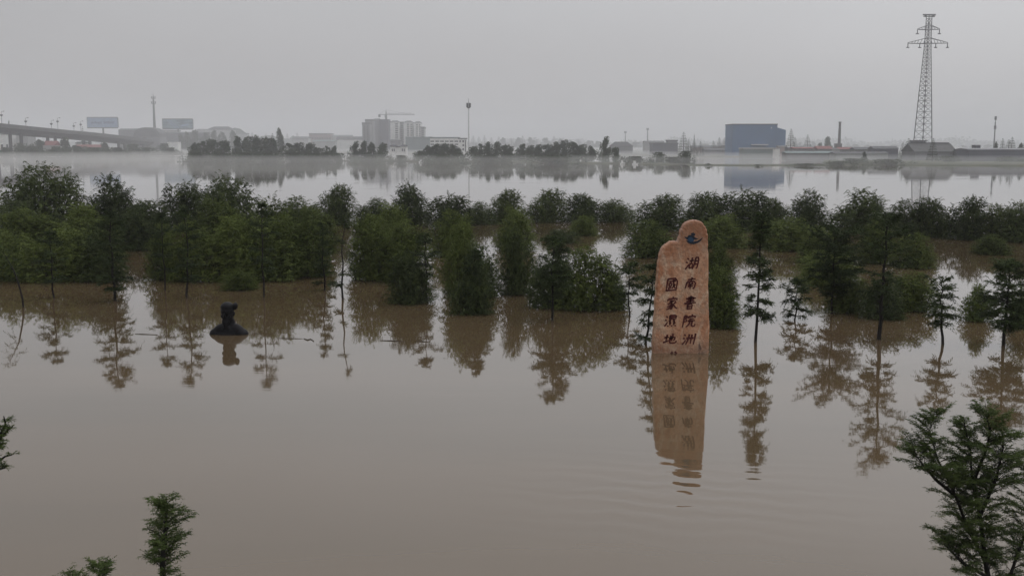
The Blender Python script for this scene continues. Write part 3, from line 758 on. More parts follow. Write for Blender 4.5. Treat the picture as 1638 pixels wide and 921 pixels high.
def ribbon(mb, pts, wd):
    """brush stroke: a tapering ribbon standing 8 mm proud of the face"""
    pts = [Vector(p) for p in pts]
    if len(pts) > 2: pts = [Vector(q) for q in chaikin([tuple(p) for p in pts])]
    n0 = len(mb.v); n = len(pts)
    for i, p in enumerate(pts):
        d = (pts[min(i+1, n-1)] - pts[max(i-1, 0)]).normalized(); s_ = Vector((-d.y, d.x))
        t_ = i / (n - 1); ww = wd / 2 * (1.15 - 0.55 * t_)
        for y in (-0.008, 0.004):
            for sg in (1, -1):
                q = p + s_ * ww * sg; mb.v.append((q.x, y, q.y))
    for i in range(n - 1):
        a = n0 + i * 4; b = a + 4
        mb.f += [(a, a+1, b+1, b), (a, b, b+2, a+2), (a+1, a+3, b+3, b+1)]
    a = n0; mb.f.append((a, a+2, a+3, a+1)); a = n0 + (n-1)*4; mb.f.append((a, a+1, a+3, a+2))
SHUI = [[(.06,.92),(.22,.80)], [(.02,.62),(.17,.53)], [(.04,.06),(.12,.14),(.25,.42)]]
GLYPH = {
 'hu': SHUI + [[(.28,.68),(.62,.73)], [(.46,.96),(.44,.5)], [(.32,.46),(.32,.12)], [(.32,.46),(.58,.48),(.55,.14)], [(.32,.15),(.55,.16)],
        [(.72,.92),(.70,.4),(.58,.03)], [(.72,.92),(.97,.94),(.95,.08),(.84,.12)], [(.72,.66),(.94,.67)], [(.71,.42),(.94,.43)]],
 'nan': [[(.2,.82),(.84,.88)], [(.54,1.02),(.48,.7)], [(.16,.62),(.08,.05)], [(.16,.62),(.92,.68),(.86,.0),(.72,.1)], [(.36,.56),(.43,.46)], [(.66,.58),(.57,.46)],
        [(.3,.40),(.72,.43)], [(.28,.24),(.74,.26)], [(.51,.45),(.5,.02)]],
 'shu': [[(.25,.90),(.76,.94),(.74,.72)], [(.08,.82),(.94,.85)], [(.25,.72),(.75,.73)], [(.5,1.04),(.5,.42)], [(.15,.60),(.86,.62)], [(.0,.46),(1.0,.49)],
        [(.3,.38),(.3,.0)], [(.3,.38),(.72,.40),(.7,.0)], [(.3,.20),(.7,.21)], [(.3,.03),(.7,.03)]],
 'yuan': [[(.1,.94),(.08,-.02)], [(.1,.92),(.34,.92),(.20,.68),(.36,.5),(.14,.42)], [(.66,1.04),(.70,.92)], [(.43,.86),(.38,.70)], [(.43,.84),(.98,.88),(.90,.72)],
        [(.5,.65),(.85,.67)], [(.40,.49),(.97,.52)], [(.58,.5),(.55,.2),(.34,.0)], [(.76,.5),(.74,.12),(.84,.03),(1.02,.06),(1.02,.22)]],
 'zhou': SHUI + [[(.36,.66),(.32,.48)], [(.47,.94),(.44,.4),(.32,.02)], [(.55,.66),(.59,.48)], [(.68,.90),(.67,.08)], [(.76,.66),(.81,.48)], [(.94,.98),(.93,.0)]],
 'guo': [[(.08,.96),(.06,.0)], [(.08,.95),(.94,.98),(.92,.0)], [(.08,.06),(.92,.06)], [(.22,.74),(.82,.77)], [(.25,.6),(.25,.38)], [(.25,.6),(.48,.61),(.46,.38)],
        [(.25,.38),(.47,.39)], [(.2,.2),(.5,.28)], [(.58,.9),(.64,.45),(.84,.16)], [(.76,.52),(.54,.18)], [(.69,.9),(.77,.82)]],
 'jia': [[(.5,1.04),(.54,.92)], [(.12,.86),(.07,.70)], [(.12,.86),(.92,.90),(.84,.74)], [(.26,.68),(.78,.72)], [(.52,.7),(.3,.5),(.12,.42)], [(.40,.58),(.58,.38),(.56,.06),(.42,.02)],
        [(.5,.42),(.3,.26),(.1,.2)], [(.54,.28),(.34,.1),(.08,.0)], [(.84,.6),(.64,.46)], [(.6,.45),(.76,.22),(1.0,.04)]],
 'shi': SHUI + [[(.36,.98),(.36,.66)], [(.36,.97),(.9,.99),(.88,.66)], [(.36,.82),(.87,.83)], [(.36,.67),(.88,.68)], [(.48,.6),(.36,.47),(.52,.45),(.38,.28),(.58,.31)],
        [(.48,.28),(.47,.12)], [(.80,.6),(.68,.47),(.86,.45),(.70,.28),(.94,.31)], [(.80,.28),(.79,.12)], [(.32,.12),(.34,.0)], [(.62,.12),(.66,.0)], [(.90,.12),(.97,.0)]],
 'di': [[(.04,.60),(.38,.65)], [(.22,.90),(.21,.2)], [(.0,.12),(.2,.18),(.42,.30)], [(.42,.48),(.88,.66),(.85,.32),(.76,.32)], [(.66,.96),(.64,.24)], [(.52,.80),(.50,.12),(.60,.02),(1.0,.04),(1.02,.26)]],
 'gong': [[(.42,.9),(.08,.5)], [(.6,.94),(1.0,.52)], [(.5,.56),(.24,.12),(.78,.2)], [(.7,.36),(.86,.06)]],
}
def character(key, cx, cy, wp, hp, label):
    wp *= 1.1; hp *= 1.1
    mb = MB(); s_ = F / MD
    X0, Z0 = at(cx, cy, MD)
    for st in GLYPH[key]:
        ribbon(mb, [((X0 - mX) + ((x - .5) * wp + (y - .5) * wp * 0.16) / s_, Z0 + ((y - .5) * hp + (x - .5) * hp * .06) / s_) for x, y in st], 0.060)
    o = mb.build('character', M['red_paint'], mon); o['label'] = label
for key, cx, cy, wp, hp, lb in [
    ('hu', 1107, 421, 19, 19, 'dark red brush character 湖, topmost of the right column'),
    ('nan', 1105, 453, 17, 17, 'dark red brush character 南, second of the right column'),
    ('shu', 1104, 484, 17, 19, 'dark red brush character 書, third of the right column'),
    ('yuan', 1102, 513, 19, 18, 'dark red brush character 院, fourth of the right column'),
    ('zhou', 1102, 542, 19, 17, 'dark red brush character 洲, lowest of the right column'),
    ('guo', 1075, 455, 17, 19, 'dark red brush character 國, topmost of the left column'),
    ('jia', 1075, 485, 17, 18, 'dark red brush character 家, second of the left column'),
    ('shi', 1073, 513, 18, 17, 'dark red brush character 濕, third of the left column'),
    ('di', 1072, 541, 19, 15, 'dark red brush character 地, fourth of the left column'),
    ('gong', 1076, 569, 17, 15, 'dark red brush character 公, half under the water')]:
    character(key, cx, cy, wp, hp, lb)
def emblem(name, pts, m, y0):
    mb = MB(); q = [at(a, b, MD) for a, b in pts]
    mb.prism([(a - mX, b) for a, b in q], y0, 0.002); return mb.build(name, m, mon)
emblem('emblem', [(1094,378.5),(1099,379.5),(1101.5,376),(1106,375.8),(1105,373.2),(1109,371.8),(1112.5,374.2),(1111.5,376.6),(1109.5,377.6),(1112,380),(1117.5,382.2),(1112,383.4),(1104,383.6),(1098,382.6)][::-1], M['logo_dark'], -0.008)
emblem('emblem_crescent', [(1097.5,384.2),(1103,386),(1110,386.4),(1116,385),(1120,382.6),(1124.5,379.6),(1121.5,384.6),(1116.5,388.4),(1110,390.6),(1104,390.2),(1099.5,387.8)][::-1], M['logo_dark'], -0.008)
emblem('emblem_wave', [(1099.5,384),(1101.5,380.2),(1105.5,378.6),(1108,381),(1110.5,384.6),(1108,386.6),(1103,386.8)][::-1], M['logo_blue'], -0.012)

# ================================================================== BUST
BX, BY = ground(366, 534)
bs = F / math.hypot(BY, 7)
bust = empty('bronze_bust', (BX, BY, 0), R(-6), 'dark bronze bust of a bearded man with topknot, flooded up to its shoulders', 'statue')
bm = bmesh.new()
from mathutils import Matrix
def blob(loc, sc, rx=0, ry=0, rz=0, sub=3):
    mtx = Matrix.Translation(loc) @ Matrix.Rotation(rz, 4, 'Z') @ Matrix.Rotation(ry, 4, 'Y') @ Matrix.Rotation(rx, 4, 'X') @ Matrix.Diagonal((*sc, 1))
    bmesh.ops.create_icosphere(bm, subdivisions=sub, radius=1.0, matrix=mtx)
# the torso runs on below the water
blob((0, 0.02, -0.22), (0.62, 0.34, 0.50)); blob((0, 0.03, 0.06), (0.50, 0.28, 0.26))
blob((-0.47, 0.02, -0.02), (0.27, 0.25, 0.235), ry=R(-18)); blob((0.47, 0.02, -0.02), (0.27, 0.25, 0.235), ry=R(18))
blob((-0.30, 0.03, 0.15), (0.34, 0.22, 0.19), ry=R(-24)); blob((0.30, 0.03, 0.15), (0.34, 0.22, 0.19), ry=R(24))
blob((0.0, 0.04, 0.36), (0.235, 0.2, 0.26)); blob((0.0, 0.03, 0.24), (0.33, 0.22, 0.12))
blob((-0.14, -0.17, 0.14), (0.06, 0.05, 0.24), ry=R(35)); blob((0.12, -0.17, 0.14), (0.06, 0.05, 0.24), ry=R(-35))   # crossed collar
hx = -0.01
blob((hx, 0.01, 0.72), (0.222, 0.25, 0.28)); blob((hx, -0.03, 0.56), (0.20, 0.2, 0.17))      # skull and jaw
blob((hx - 0.005, -0.02, 0.93), (0.238, 0.27, 0.18)); blob((hx - 0.005, -0.03, 0.825), (0.252, 0.275, 0.035))  # wrapped hair and band
blob((hx + 0.275, 0.05, 0.955), (0.085, 0.11, 0.13)); blob((hx + 0.19, 0.04, 0.96), (0.12, 0.1, 0.06))       # knot at the side
blob((hx - 0.02, -0.265, 0.665), (0.04, 0.07, 0.085), rx=R(12)); blob((hx - 0.02, -0.29, 0.64), (0.052, 0.035, 0.03))  # nose
blob((hx - 0.1, -0.235, 0.765), (0.08, 0.045, 0.028)); blob((hx + 0.07, -0.235, 0.765), (0.08, 0.045, 0.028))   # brows
blob((hx - 0.1, -0.215, 0.715), (0.04, 0.035, 0.025)); blob((hx + 0.06, -0.215, 0.715), (0.04, 0.035, 0.025))     # eyes
blob((hx - 0.14, -0.18, 0.63), (0.06, 0.06, 0.06)); blob((hx + 0.11, -0.18, 0.63), (0.06, 0.06, 0.06))       # cheeks
blob((hx - 0.02, -0.245, 0.575), (0.07, 0.035, 0.016)); blob((hx - 0.02, -0.24, 0.55), (0.055, 0.03, 0.016))    # lips
blob((hx - 0.02, -0.19, 0.46), (0.14, 0.09, 0.16), rx=R(-8)); blob((hx - 0.02, -0.21, 0.33), (0.08, 0.06, 0.14))   # beard
blob((hx - 0.08, -0.245, 0.59), (0.07, 0.03, 0.022), ry=R(-25)); blob((hx + 0.05, -0.245, 0.59), (0.07, 0.03, 0.022), ry=R(25))  # moustache
blob((hx + 0.232, 0.02, 0.70), (0.03, 0.05, 0.08)); blob((hx - 0.232, 0.02, 0.70), (0.03, 0.05, 0.08))      # ears
me = bpy.data.meshes.new('bust_raw'); bm.to_mesh(me); bm.free()
tmp = bpy.data.objects.new('bust_raw', me); C.objects.link(tmp)
md = tmp.modifiers.new('r', 'REMESH'); md.mode = 'VOXEL'; md.voxel_size = 0.018
ms_ = tmp.modifiers.new('s', 'SMOOTH'); ms_.factor = 0.5; ms_.iterations = 2
dg = bpy.context.evaluated_depsgraph_get(); me2 = bpy.data.meshes.new_from_object(tmp.evaluated_get(dg)); me2.name = 'bust_body'
bpy.data.objects.remove(tmp); bpy.data.meshes.remove(me)
me2.materials.clear(); me2.materials.append(M['bronze'])
for p_ in me2.polygons: p_.use_smooth = True
b_ = link('body', me2, bust)
b_.scale = (1.0, 1.0, 1.03); bust.scale = (1.02, 1.02, 1.06)

# ================================================================== FLOATING STICKS
def stick(pts, r, label, name='floating_stick'):
    g_ = [ground(*p) for p in pts]; c = g_[0]
    mb = MB(); k_ = len(g_)
    mb.tube([(a - c[0], b - c[1], 0.008 + 0.004 * math.sin(i * 2.1)) for i, (a, b) in enumerate(g_)], [r * 0.6 * (1 - 0.5 * abs(2 * i / max(1, k_ - 1) - 1)) for i in range(k_)], 5)
    return tag(mb.build(name, M['stick'], None, (c[0], c[1], 0)), label, 'stick', 'sticks floating on the flood')
stick([(216, 534.2), (228, 534.6), (240, 535), (252, 535.6)], 0.026, 'thin stick floating left of the bust')
stick([(444, 541), (464, 541.5), (484, 541.8)], 0.018, 'very thin floating stick right of the bust')
stick([(486, 541.8), (492, 544), (497, 542.5), (502, 546)], 0.045, 'small tangle of floating twigs below the twin slim cypresses')
stick([(609, 544.6), (628, 545.2), (646, 546.2)], 0.030, 'dark floating stick below the front bushes, left of two')
stick([(666, 545.8), (677, 546.5), (688, 546.5)], 0.026, 'shorter floating stick, right of two in one line')

# ================================================================== FOREGROUND CYPRESSES (seen from above)
def near_tree(label, D, leaders, seed, brlen=(0.25, 0.6), per=16, x_only=None, rtop=0.012, start=0.25, down=0.0):
    """leaders: photo-pixel polylines at distance D, first one reaches down to the water"""
    rg = np.random.default_rng(seed)
    P = []
    for ld in leaders:
        q = [at(a, b, D) for a, b in ld]; P.append([np.array([a, D + rg.normal() * 0.05, b]) for a, b in q])
    base = P[0][0].copy(); base[2] = 0
    P[0][0][2] = -0.3
    t = empty('cypress_tree', tuple(base), 0, label, 'tree', 'cypress tops close to the camera')
    tr = MB(); Q = []; tw = MB()
    for li, ld in enumerate(P):
        pts = [p - base for p in ld]; nn = len(pts)
        r0 = 0.05 if li == 0 else 0.028
        tr.tube(pts, [max(rtop * 0.5, r0 * (1 - i / (nn - 0.7))) for i in range(nn)], 8, False)
        seg = np.array(pts); cum = np.concatenate([[0], np.cumsum(np.linalg.norm(np.diff(seg, axis=0), axis=1))])
        s0 = start if li == 0 else 0.1
        nb = int(per * (cum[-1] * (1 - s0)) * 4)
        for _ in range(nb):
            u = s0 + (1 - s0) * rg.random(); s_ = u * cum[-1]
            o = np.array([np.interp(s_, cum, seg[:, j]) for j in range(3)])
            a = rg.uniform(0, 2 * math.pi); up = rg.uniform(0.15, 0.8) + 0.5 * u
            dv = np.array([math.cos(a), math.sin(a), up + 0.25]); dv /= np.linalg.norm(dv)
            L = rg.uniform(*brlen) * (1.0 - 0.55 * u ** 3)
            tt = np.linspace(0, 1, 6)[:, None]
            path = o + dv * L * tt - np.array([0, 0, 1]) * L * rg.uniform(0.1, 0.45) * tt ** 2
            tw.tube(path, [0.006, 0.005, 0.0045, 0.004, 0.003, 0.0015], 3, False)
            k = int(L * 40) + 5
            ts = np.linspace(0.22, 1.0, k)
            PP = np.stack([np.interp(ts, tt[:, 0], path[:, j]) for j in range(3)], 1)
            side = np.cross(dv, [0, 0, 1.0]); side /= np.linalg.norm(side)
            sg = np.where(np.arange(k) % 2 == 0, 1.0, -1.0)[:, None]
            DD = dv * 0.9 + side * sg * 0.8 + rg.normal(size=(k, 3)) * 0.18
            Q.append(spray(PP, DD, rg.uniform(0.06, 0.13, k), 10, rg.uniform(0.1, 0.5, k), rg, 0.046, 0.011, 0.8, 0.02))
    tr.build('trunk', M['bark'], t); tw.build('branches', M['bark'], t)['kind'] = 'stuff'
    link('crown', quads_mesh('near_crown', np.concatenate(Q), M['near']), t)
    return t
near_tree('big feathery cypress crown with forked dark trunk at the bottom right corner', 14.0,
          [[(1600, 1080), (1592, 980), (1578, 900), (1566, 830), (1557, 765), (1552, 720), (1545, 680)],
           [(1578, 900), (1552, 850), (1526, 790), (1503, 735), (1490, 690), (1492, 664)],
           [(1526, 790), (1498, 768), (1474, 742), (1462, 722)],
           [(1592, 980), (1622, 900), (1646, 830), (1660, 770), (1655, 720)],
           [(1566, 830), (1590, 760), (1604, 715), (1600, 690)],
           [(1578, 920), (1540, 900), (1520, 880), (1512, 862)],
           [(1557, 765), (1575, 720), (1582, 690), (1578, 664)]], 31, per=10, start=0.3, brlen=(0.3, 0.72))
near_tree('small pointed cypress top at the bottom left, the taller of two', 11.0,
          [[(262, 1250), (262, 1000), (260, 900), (263, 850), (268, 815), (272, 800)]], 32, brlen=(0.15, 0.62), per=12, start=0.5)
near_tree('small cypress top low at the bottom left edge, the lower of two', 10.6,
          [[(150, 1260), (152, 1000), (155, 940), (160, 905)],
           [(152, 1000), (125, 950), (112, 925)]], 33, brlen=(0.15, 0.36), per=16, start=0.6)
near_tree('small leafy twigs reaching in at the left picture edge below the middle', 12.0,
          [[(-34, 1200), (-32, 1000), (-30, 850), (-24, 770), (-20, 728), (-4, 706), (8, 692), (20, 681)],
           [(-24, 770), (-8, 742), (6, 731), (18, 728)], [(-30, 790), (-12, 752), (2, 748), (12, 746)],
           [(-12, 728), (-2, 700), (6, 680), (9, 664)], [(-30, 850), (-20, 740), (-8, 690)]], 34, brlen=(0.03, 0.09), per=7, start=0.88)

# ================================================================== FAR SHORE: island and spit trees
ISL = 'trees of the wooded island'; SPT = 'trees of the wooded spit'
isl = [(312,230,15),(326,228,16),(341,224,20),(358,226,18),(381,221,18),(396,220,17),(411,219,18),(427,220,18),(440,224,14),(463,231,16),(478,229,18),(494,230,18),(506,236,12)]
names = ['first','second','third','fourth','fifth','sixth','seventh','eighth','ninth','tenth','eleventh','twelfth','thirteenth','fourteenth','fifteenth','sixteenth','seventeenth','eighteenth','nineteenth','twentieth']
for i, (x, yt, wp) in enumerate(isl):
    far_tree(x, yt, 257.5 - (i % 3) * 0.5, wp * rnd.uniform(1.3, 1.9), 'round', f'{names[i]} tree from the left on the misty wooded island', ISL, base=0.0)
far_tree(448, 208, 252, 15, 'round', 'tall dark tree rising behind the wooded island', None, base=0.3)
far_tree(437, 214, 252, 10, 'cone', 'narrow pointed tree beside the tall dark one behind the island', None, base=0.3)
far_tree(523, 235, 257.5, 15, 'round', 'left tree of the small pair right of the wooded island', 'small pair of trees', base=0.3)
far_tree(535, 235, 257.5, 16, 'round', 'right tree of the small pair right of the wooded island', 'small pair of trees', base=0.3)
for i, (x, wp) in enumerate([(318, 40), (352, 46), (392, 46), (430, 44), (470, 44), (500, 36)]):
    far_tree(x, 246 + i % 2, 259, wp, 'bush', f'{names[i]} from the left of the low shrubs at the foot of the wooded island', 'shrubs at the foot of the wooded island', base=0.0)
far_tree(520, 246, 258.5, 30, 'bush', 'low shrub left under the small pair of trees', None, base=0.1)
far_tree(540, 247, 258.5, 26, 'bush', 'low shrub right under the small pair of trees', None, base=0.1)
for i, (x, yt, wp) in enumerate([(570,228,17),(583,227,16),(597,229,16),(612,230,16)]):
    far_tree(x, yt, 257, wp * 1.4, 'round', f'{names[i]} tree from the left in the clump below the apartment towers', 'clump below the apartment towers', base=0.3)
far_tree(590, 250, 259, 60, 'bush', 'shrub along the foot of the clump below the towers', None, base=0.1)
spit = [(687,234,14),(698,232,16),(711,231,17),(724,233,15),(733,238,13),(757,236,14),(769,232,14),(781,229,16),(794,227,14),(808,232,15),(818,236,13),
        (836,232,17),(850,234,15),(862,233,17),(876,231,17),(890,229,17),(903,226,17),(917,229,17),(931,232,17)]
for i, (x, yt, wp) in enumerate(spit):
    far_tree(x, yt, 258.0 + (i % 2) * 0.8, wp * rnd.uniform(1.3, 1.9), 'round', f'{names[i]} tree from the left on the wooded spit', SPT, base=0.4)
far_tree(945, 235, 259, 18, 'round', 'last low tree before the tallest on the wooded spit', SPT, base=0.4)
far_tree(969, 221, 260, 25, 'round', 'tallest round tree at the right end of the spit woods', SPT, base=0.4)
far_tree(984, 236, 261, 16, 'round', 'small tree leaning on the tallest tree of the spit', SPT, base=0.4)
for x, yt, yb, wp, lb in [(640, 250, 259, 34, 'shrub on the spit below the white houses'), (672, 244, 259, 26, 'shrub left of the spit woods'),
                      (705, 250, 261, 60, 'long shrub at the foot of the spit woods, left'), (785, 250, 261, 70, 'long shrub at the foot of the spit woods, middle'),
                      (880, 250, 262, 90, 'long shrub at the foot of the spit woods, right'), (1055, 246, 261, 22, 'round shrub on the grassy end of the spit'),
                      (1096, 245, 263, 24, 'round shrub at the very tip of the spit'), (1020, 252, 262.5, 60, 'low shrub on the grassy part of the spit'),
                      (1076, 253, 263, 40, 'low shrub between the two round shrubs at the spit tip'),
                      (1134, 262, 266, 10, 'tiny bush on the thin dyke'), (1212, 263.2, 266, 12, 'tiny bush at the middle of the thin dyke'),
                      (1290, 262, 266, 50, 'reedy bush where the dyke meets the bank'), (1340, 259, 265, 46, 'reedy bush at the left end of the river bank'),
                      (1360, 255, 263.5, 60, 'low reedy shrubs on the river bank right of the dyke'), (1418, 256, 264, 60, 'low reedy shrubs on the river bank left of the pylon')]:
    far_tree(x, yt, yb, wp, 'round' if 'lone' in lb else 'bush', lb, None, base=0.15)
far_tree(1382, 244, 261, 9, 'round', 'lone thin tree standing at the river bank left of the pylon', None, base=0.4)

# trees further back around the factories
for x, yt, yb, wp, kd, lb in [
    (1093, 212, 249, 13, 'cone', 'tall pointed tree right of the grey factory'), (1101, 224, 250, 10, 'cone', 'short pointed tree beside the tall one at the factory'),
    (1110, 222, 252, 8, 'cone', 'thin pointed tree left of the bare pole'), (1120, 227, 252, 9, 'cone', 'small pointed tree between the factory and the blue building'),
    (1141, 226, 249, 9, 'cone', 'first of the pointed trees left of the blue building'), (1150, 220, 249, 9, 'cone', 'second of the pointed trees left of the blue building'),
    (1158, 221, 249, 9, 'cone', 'third of the pointed trees left of the blue building'), (1166, 218, 249, 8, 'cone', 'fourth of the pointed trees, close to the blue building'),
    (1264, 207, 253, 13, 'cone', 'tall pointed tree touching the right end of the blue building'), (1271, 220, 249, 8, 'cone', 'small pointed tree right of the tall one by the blue building'),
    (1291, 216, 248, 11, 'cone', 'pointed tree midway between blue building and chimney'), (1322, 219, 248, 15, 'round', 'round dark tree left of the brick chimney'),
    (1311, 229, 248, 10, 'round', 'little tree left of the round dark one'), (1443, 228, 258, 10, 'cone', 'slim tree left of the pylon foot'),
    (1452, 222, 258, 15, 'cone', 'broader pointed tree just left of the pylon foot'), (1491, 222, 260.5, 12, 'cone', 'dark pointed tree just right of the pylon foot'),
    (1524, 241, 260.5, 13, 'cone', 'short dark tree at the right end of the barn'), (1513, 251, 260.8, 30, 'bush', 'low bush before the right end of the barn'),
    (1592, 229, 258.5, 9, 'round', 'small tree at the foot of the slim mast'), (1602, 222, 258.2, 9, 'cone', 'pointed tree right of the slim mast'),
    (1612, 224, 258.2, 12, 'cone', 'second pointed tree right of the slim mast'), (1617, 220, 258.4, 13, 'cone', 'tallest pointed tree right of the slim mast'),
    (1632, 231, 258.4, 13, 'round', 'round tree at the right picture edge on the far shore'), (1611, 252, 261, 34, 'bush', 'wide dark bush on the bank at the right edge'),
    (1636, 255, 261, 16, 'bush', 'small bush on the bank touching the right edge'), (1545, 240, 259, 16, 'round', 'low tree in the gap between barn and long hall'),
    (105, 222, 250, 30, 'round', 'broad green tree under the bridge between the red roofs'), (62, 224, 250, 26, 'round', 'green tree under the bridge left of the red roofs'),
    (134, 203, 244, 6, 'cone', 'small dark pointed tree poking above the bridge'), (17, 196, 244, 6, 'round', 'small dark tree top above the bridge at the far left'),
    (170, 229, 249, 24, 'round', 'low tree under the bridge below the first billboard'), (215, 233, 248, 40, 'bush', 'hedge below the end of the bridge'),
    (262, 232, 247, 20, 'bush', 'bush at the end of the bridge ramp'),
    (50, 236, 251, 44, 'bush', 'long dark shrub on the shore right of the bridge piers'), (88, 237, 251, 40, 'bush', 'dark shrub on the shore below the steep red roof'),
    (150, 238, 250, 44, 'bush', 'shrub on the shore below the red strip roof'), (190, 238, 250, 40, 'bush', 'shrub on the shore below the far end of the bridge'),
    (232, 238, 249, 36, 'bush', 'shrub on the shore below the telecom tower'), (8, 238, 251, 34, 'bush', 'shrub on the shore at the very left edge'),
    (275, 238, 249, 30, 'bush', 'shrub on the shore below the second billboard'), (122, 236, 250.5, 34, 'bush', 'shrub on the shore midway under the bridge'),
    (32, 232, 250, 20, 'bush', 'bush beside the bridge piers at the left edge')]:
    far_tree(x, yt, yb, wp, kd, lb, None, base=0.5)
for i, (x, yt, kd, wp) in enumerate([(300, 213, 'round', 16), (312, 209, 'round', 18), (343, 210, 'round', 18), (356, 213, 'round', 16), (374, 211, 'round', 18), (290, 216, 'round', 14), (330, 214, 'round', 16)]):
    far_tree(x, yt, 242.8, wp, kd, f'{names[sorted([300, 312, 343, 356, 374, 290, 330]).index(x)]} hazy round tree from the left on the town hill right of the second billboard', 'hazy trees of the town hill', base=0.5)
# pale trees of the far plain, pointed and round, fading into the haze
far = [(385,216,'cone'),(398,219,'round'),(404,212,'cone'),(414,217,'cone'),(426,214,'cone'),(460,214,'cone'),(468,219,'round'),(476,213,'cone'),
       (757,217,'cone'),(766,219,'cone'),(775,217,'cone'),(786,220,'cone'),(798,219,'cone'),(806,221,'round'),(818,221,'cone'),(829,221,'round'),(836,217,'cone'),(848,221,'round'),
       (858,223,'cone'),(872,221,'round'),(886,218,'cone'),(897,223,'round'),(912,225,'round'),(926,223,'cone'),(942,225,'round'),(955,226,'round'),
       (1016,227,'round'),(1025,225,'cone'),(1128,230,'round'),(1280,228,'round'),(1300,227,'round'),(1356,228,'cone'),(1368,231,'round'),(1386,232,'round'),(1430,232,'round'),(1540,233,'round'),(1556,234,'round'),(1580,232,'round')]
def far_label(i, x, kd):
    zones = [(0, 480, 'behind the wooded island'), (480, 830, 'between the antenna pole and the spit woods'), (830, 960, 'behind the spit woods'),
             (960, 1200, 'around the grey factories'), (1200, 1450, 'behind the red roofed sheds'), (1450, 1700, 'behind the long hall at the right')]
    for z0, z1, zn in zones:
        if z0 <= x < z1:
            k_ = sum(1 for q in far if z0 <= q[0] < x)
            return f"{names[k_]} pale hazy {'pointed' if kd == 'cone' else 'rounded'} tree {zn}"
for i, (x, yt, kd) in enumerate(far):
    far_tree(x, yt, 238.2, 15 if kd == 'round' else 9, kd, far_label(i, x, kd), 'hazy trees of the far plain', base=0.5)

# ================================================================== FAR SHORE: buildings
def rect(x0, x1, yt, yb):
    X0, Y = ground(x0, yb); X1 = at(x1, yb, Y)[0]; return X0, X1, Y, at(x0, yt, Y)[1]
def house(name, label, x0, x1, yt, yb, depth, wall, roof=None, roof_px=0, rtype='gable', cat='building', windows=None, group=None, base=0.45):
    """windows: list of (fx0, fx1, fz0, fz1) as fractions of the front wall"""
    X0, X1, Y, H = rect(x0, x1, yt, yb); xc = (X0 + X1) / 2
    t = empty(name, (xc, Y, 0), 0, label, cat, group)
    a, b = X0 - xc, X1 - xc
    rh = roof_px / (F / Y); Hw = H - rh
    MB().box(a, b, 0, depth, base - 0.3, Hw).build('wall', wall, t)
    if roof:
        if rtype == 'flat': MB().box(a - .3, b + .3, -.3, depth + .3, Hw, H).build('roof', roof, t)
        elif rtype == 'hip': MB().hip(a, b, 0, depth, Hw + .003, H, 0.4, 0.22).build('roof', roof, t)
        else: MB().gable(a, b, 0, depth, Hw + .003, H, 0.4).build('roof', roof, t)
    for (p, q, r_, s_) in (windows or []):
        MB().box(a + (b - a) * p, a + (b - a) * q, -0.12, 0.05, Hw * r_, Hw * s_).build('window', M['window'], t)
    return t, a, b, Hw, H, Y

# apartment towers
def tower(label, x0, x1, yt, yb, wall, cap, nfl, cols, roof='hip', depth=16):
    X0, X1, Y, H = rect(x0, x1, yt, yb); xc = (X0 + X1) / 2; a, b = X0 - xc, X1 - xc
    t = empty('apartment_tower', (xc, Y, 0), 0, label, 'building', 'apartment towers on the far shore')
    hr = 1.6; Hw = H - hr
    MB().box(a, b, 0, depth, 0.2, Hw).build('wall', wall, t)
    if roof == 'hip': MB().hip(a, b, 0, depth, Hw + .003, H, 0.6, 0.3).build('roof', cap, t)
    else: MB().box(a - .2, b + .2, -.2, depth + .2, Hw, H).build('roof', cap, t)
    for (p, q) in cols:
        c0, c1 = a + (b - a) * p, a + (b - a) * q
        mb = MB(); fh = (Hw - 3) / nfl
        for k_ in range(nfl): mb.box(c0, c1, -0.15, 0.1, 2.6 + k_ * fh, 2.6 + k_ * fh + fh * 0.55)
        mb.build('window', M['window'], t)['kind'] = 'stuff'
        mb = MB()
        for k_ in range(nfl): mb.box(c0 - .4, c1 + .4, -1.1, -.15, 1.9 + k_ * fh, 2.3 + k_ * fh)
        mb.build('balcony', wall, t)['kind'] = 'stuff'
    return t
tower('leftmost apartment tower, low grey block with flat roof', 580, 592, 196, 243, M['grey_wall'], M['mid_roof'], 11, [(.2, .4), (.65, .85)], 'flat')
tower('second apartment tower from the left, grey with stepped top', 585, 597, 191, 242.6, M['grey_wall'], M['mid_roof'], 12, [(.6, .8)], 'flat')
tower('third apartment tower from the left, grey with low hipped roof', 595, 610, 189.5, 242.3, M['grey_wall'], M['mid_roof'], 12, [(.25, .4), (.65, .85)])
tower('dark slate apartment tower under the crane', 607.5, 621.5, 191, 243.4, M['slate_wall'], M['slate_wall'], 12, [], 'flat')
tower('first white apartment tower right of the dark one', 624, 638, 192.5, 243, M['white_wall'], M['mid_roof'], 12, [(.62, .95)])
tower('narrow grey wing between the white apartment towers', 637.2, 646, 195, 242.8, M['pale_wall'], M['mid_roof'], 12, [(.1, .45), (.6, .9)], 'flat')
tower('middle white apartment tower with hipped roof', 646.5, 660, 193, 243, M['white_wall'], M['mid_roof'], 12, [(.38, .6), (.78, 1.0)])
tower('right white apartment tower with hipped roof', 663, 673, 194, 243, M['white_wall'], M['mid_roof'], 12, [(.35, .55), (.8, 1.0)])
tower('low rightmost wing of the white apartment towers', 673.3, 679, 203, 243, M['pale_wall'], M['mid_roof'], 10, [(.3, .8)], 'flat')

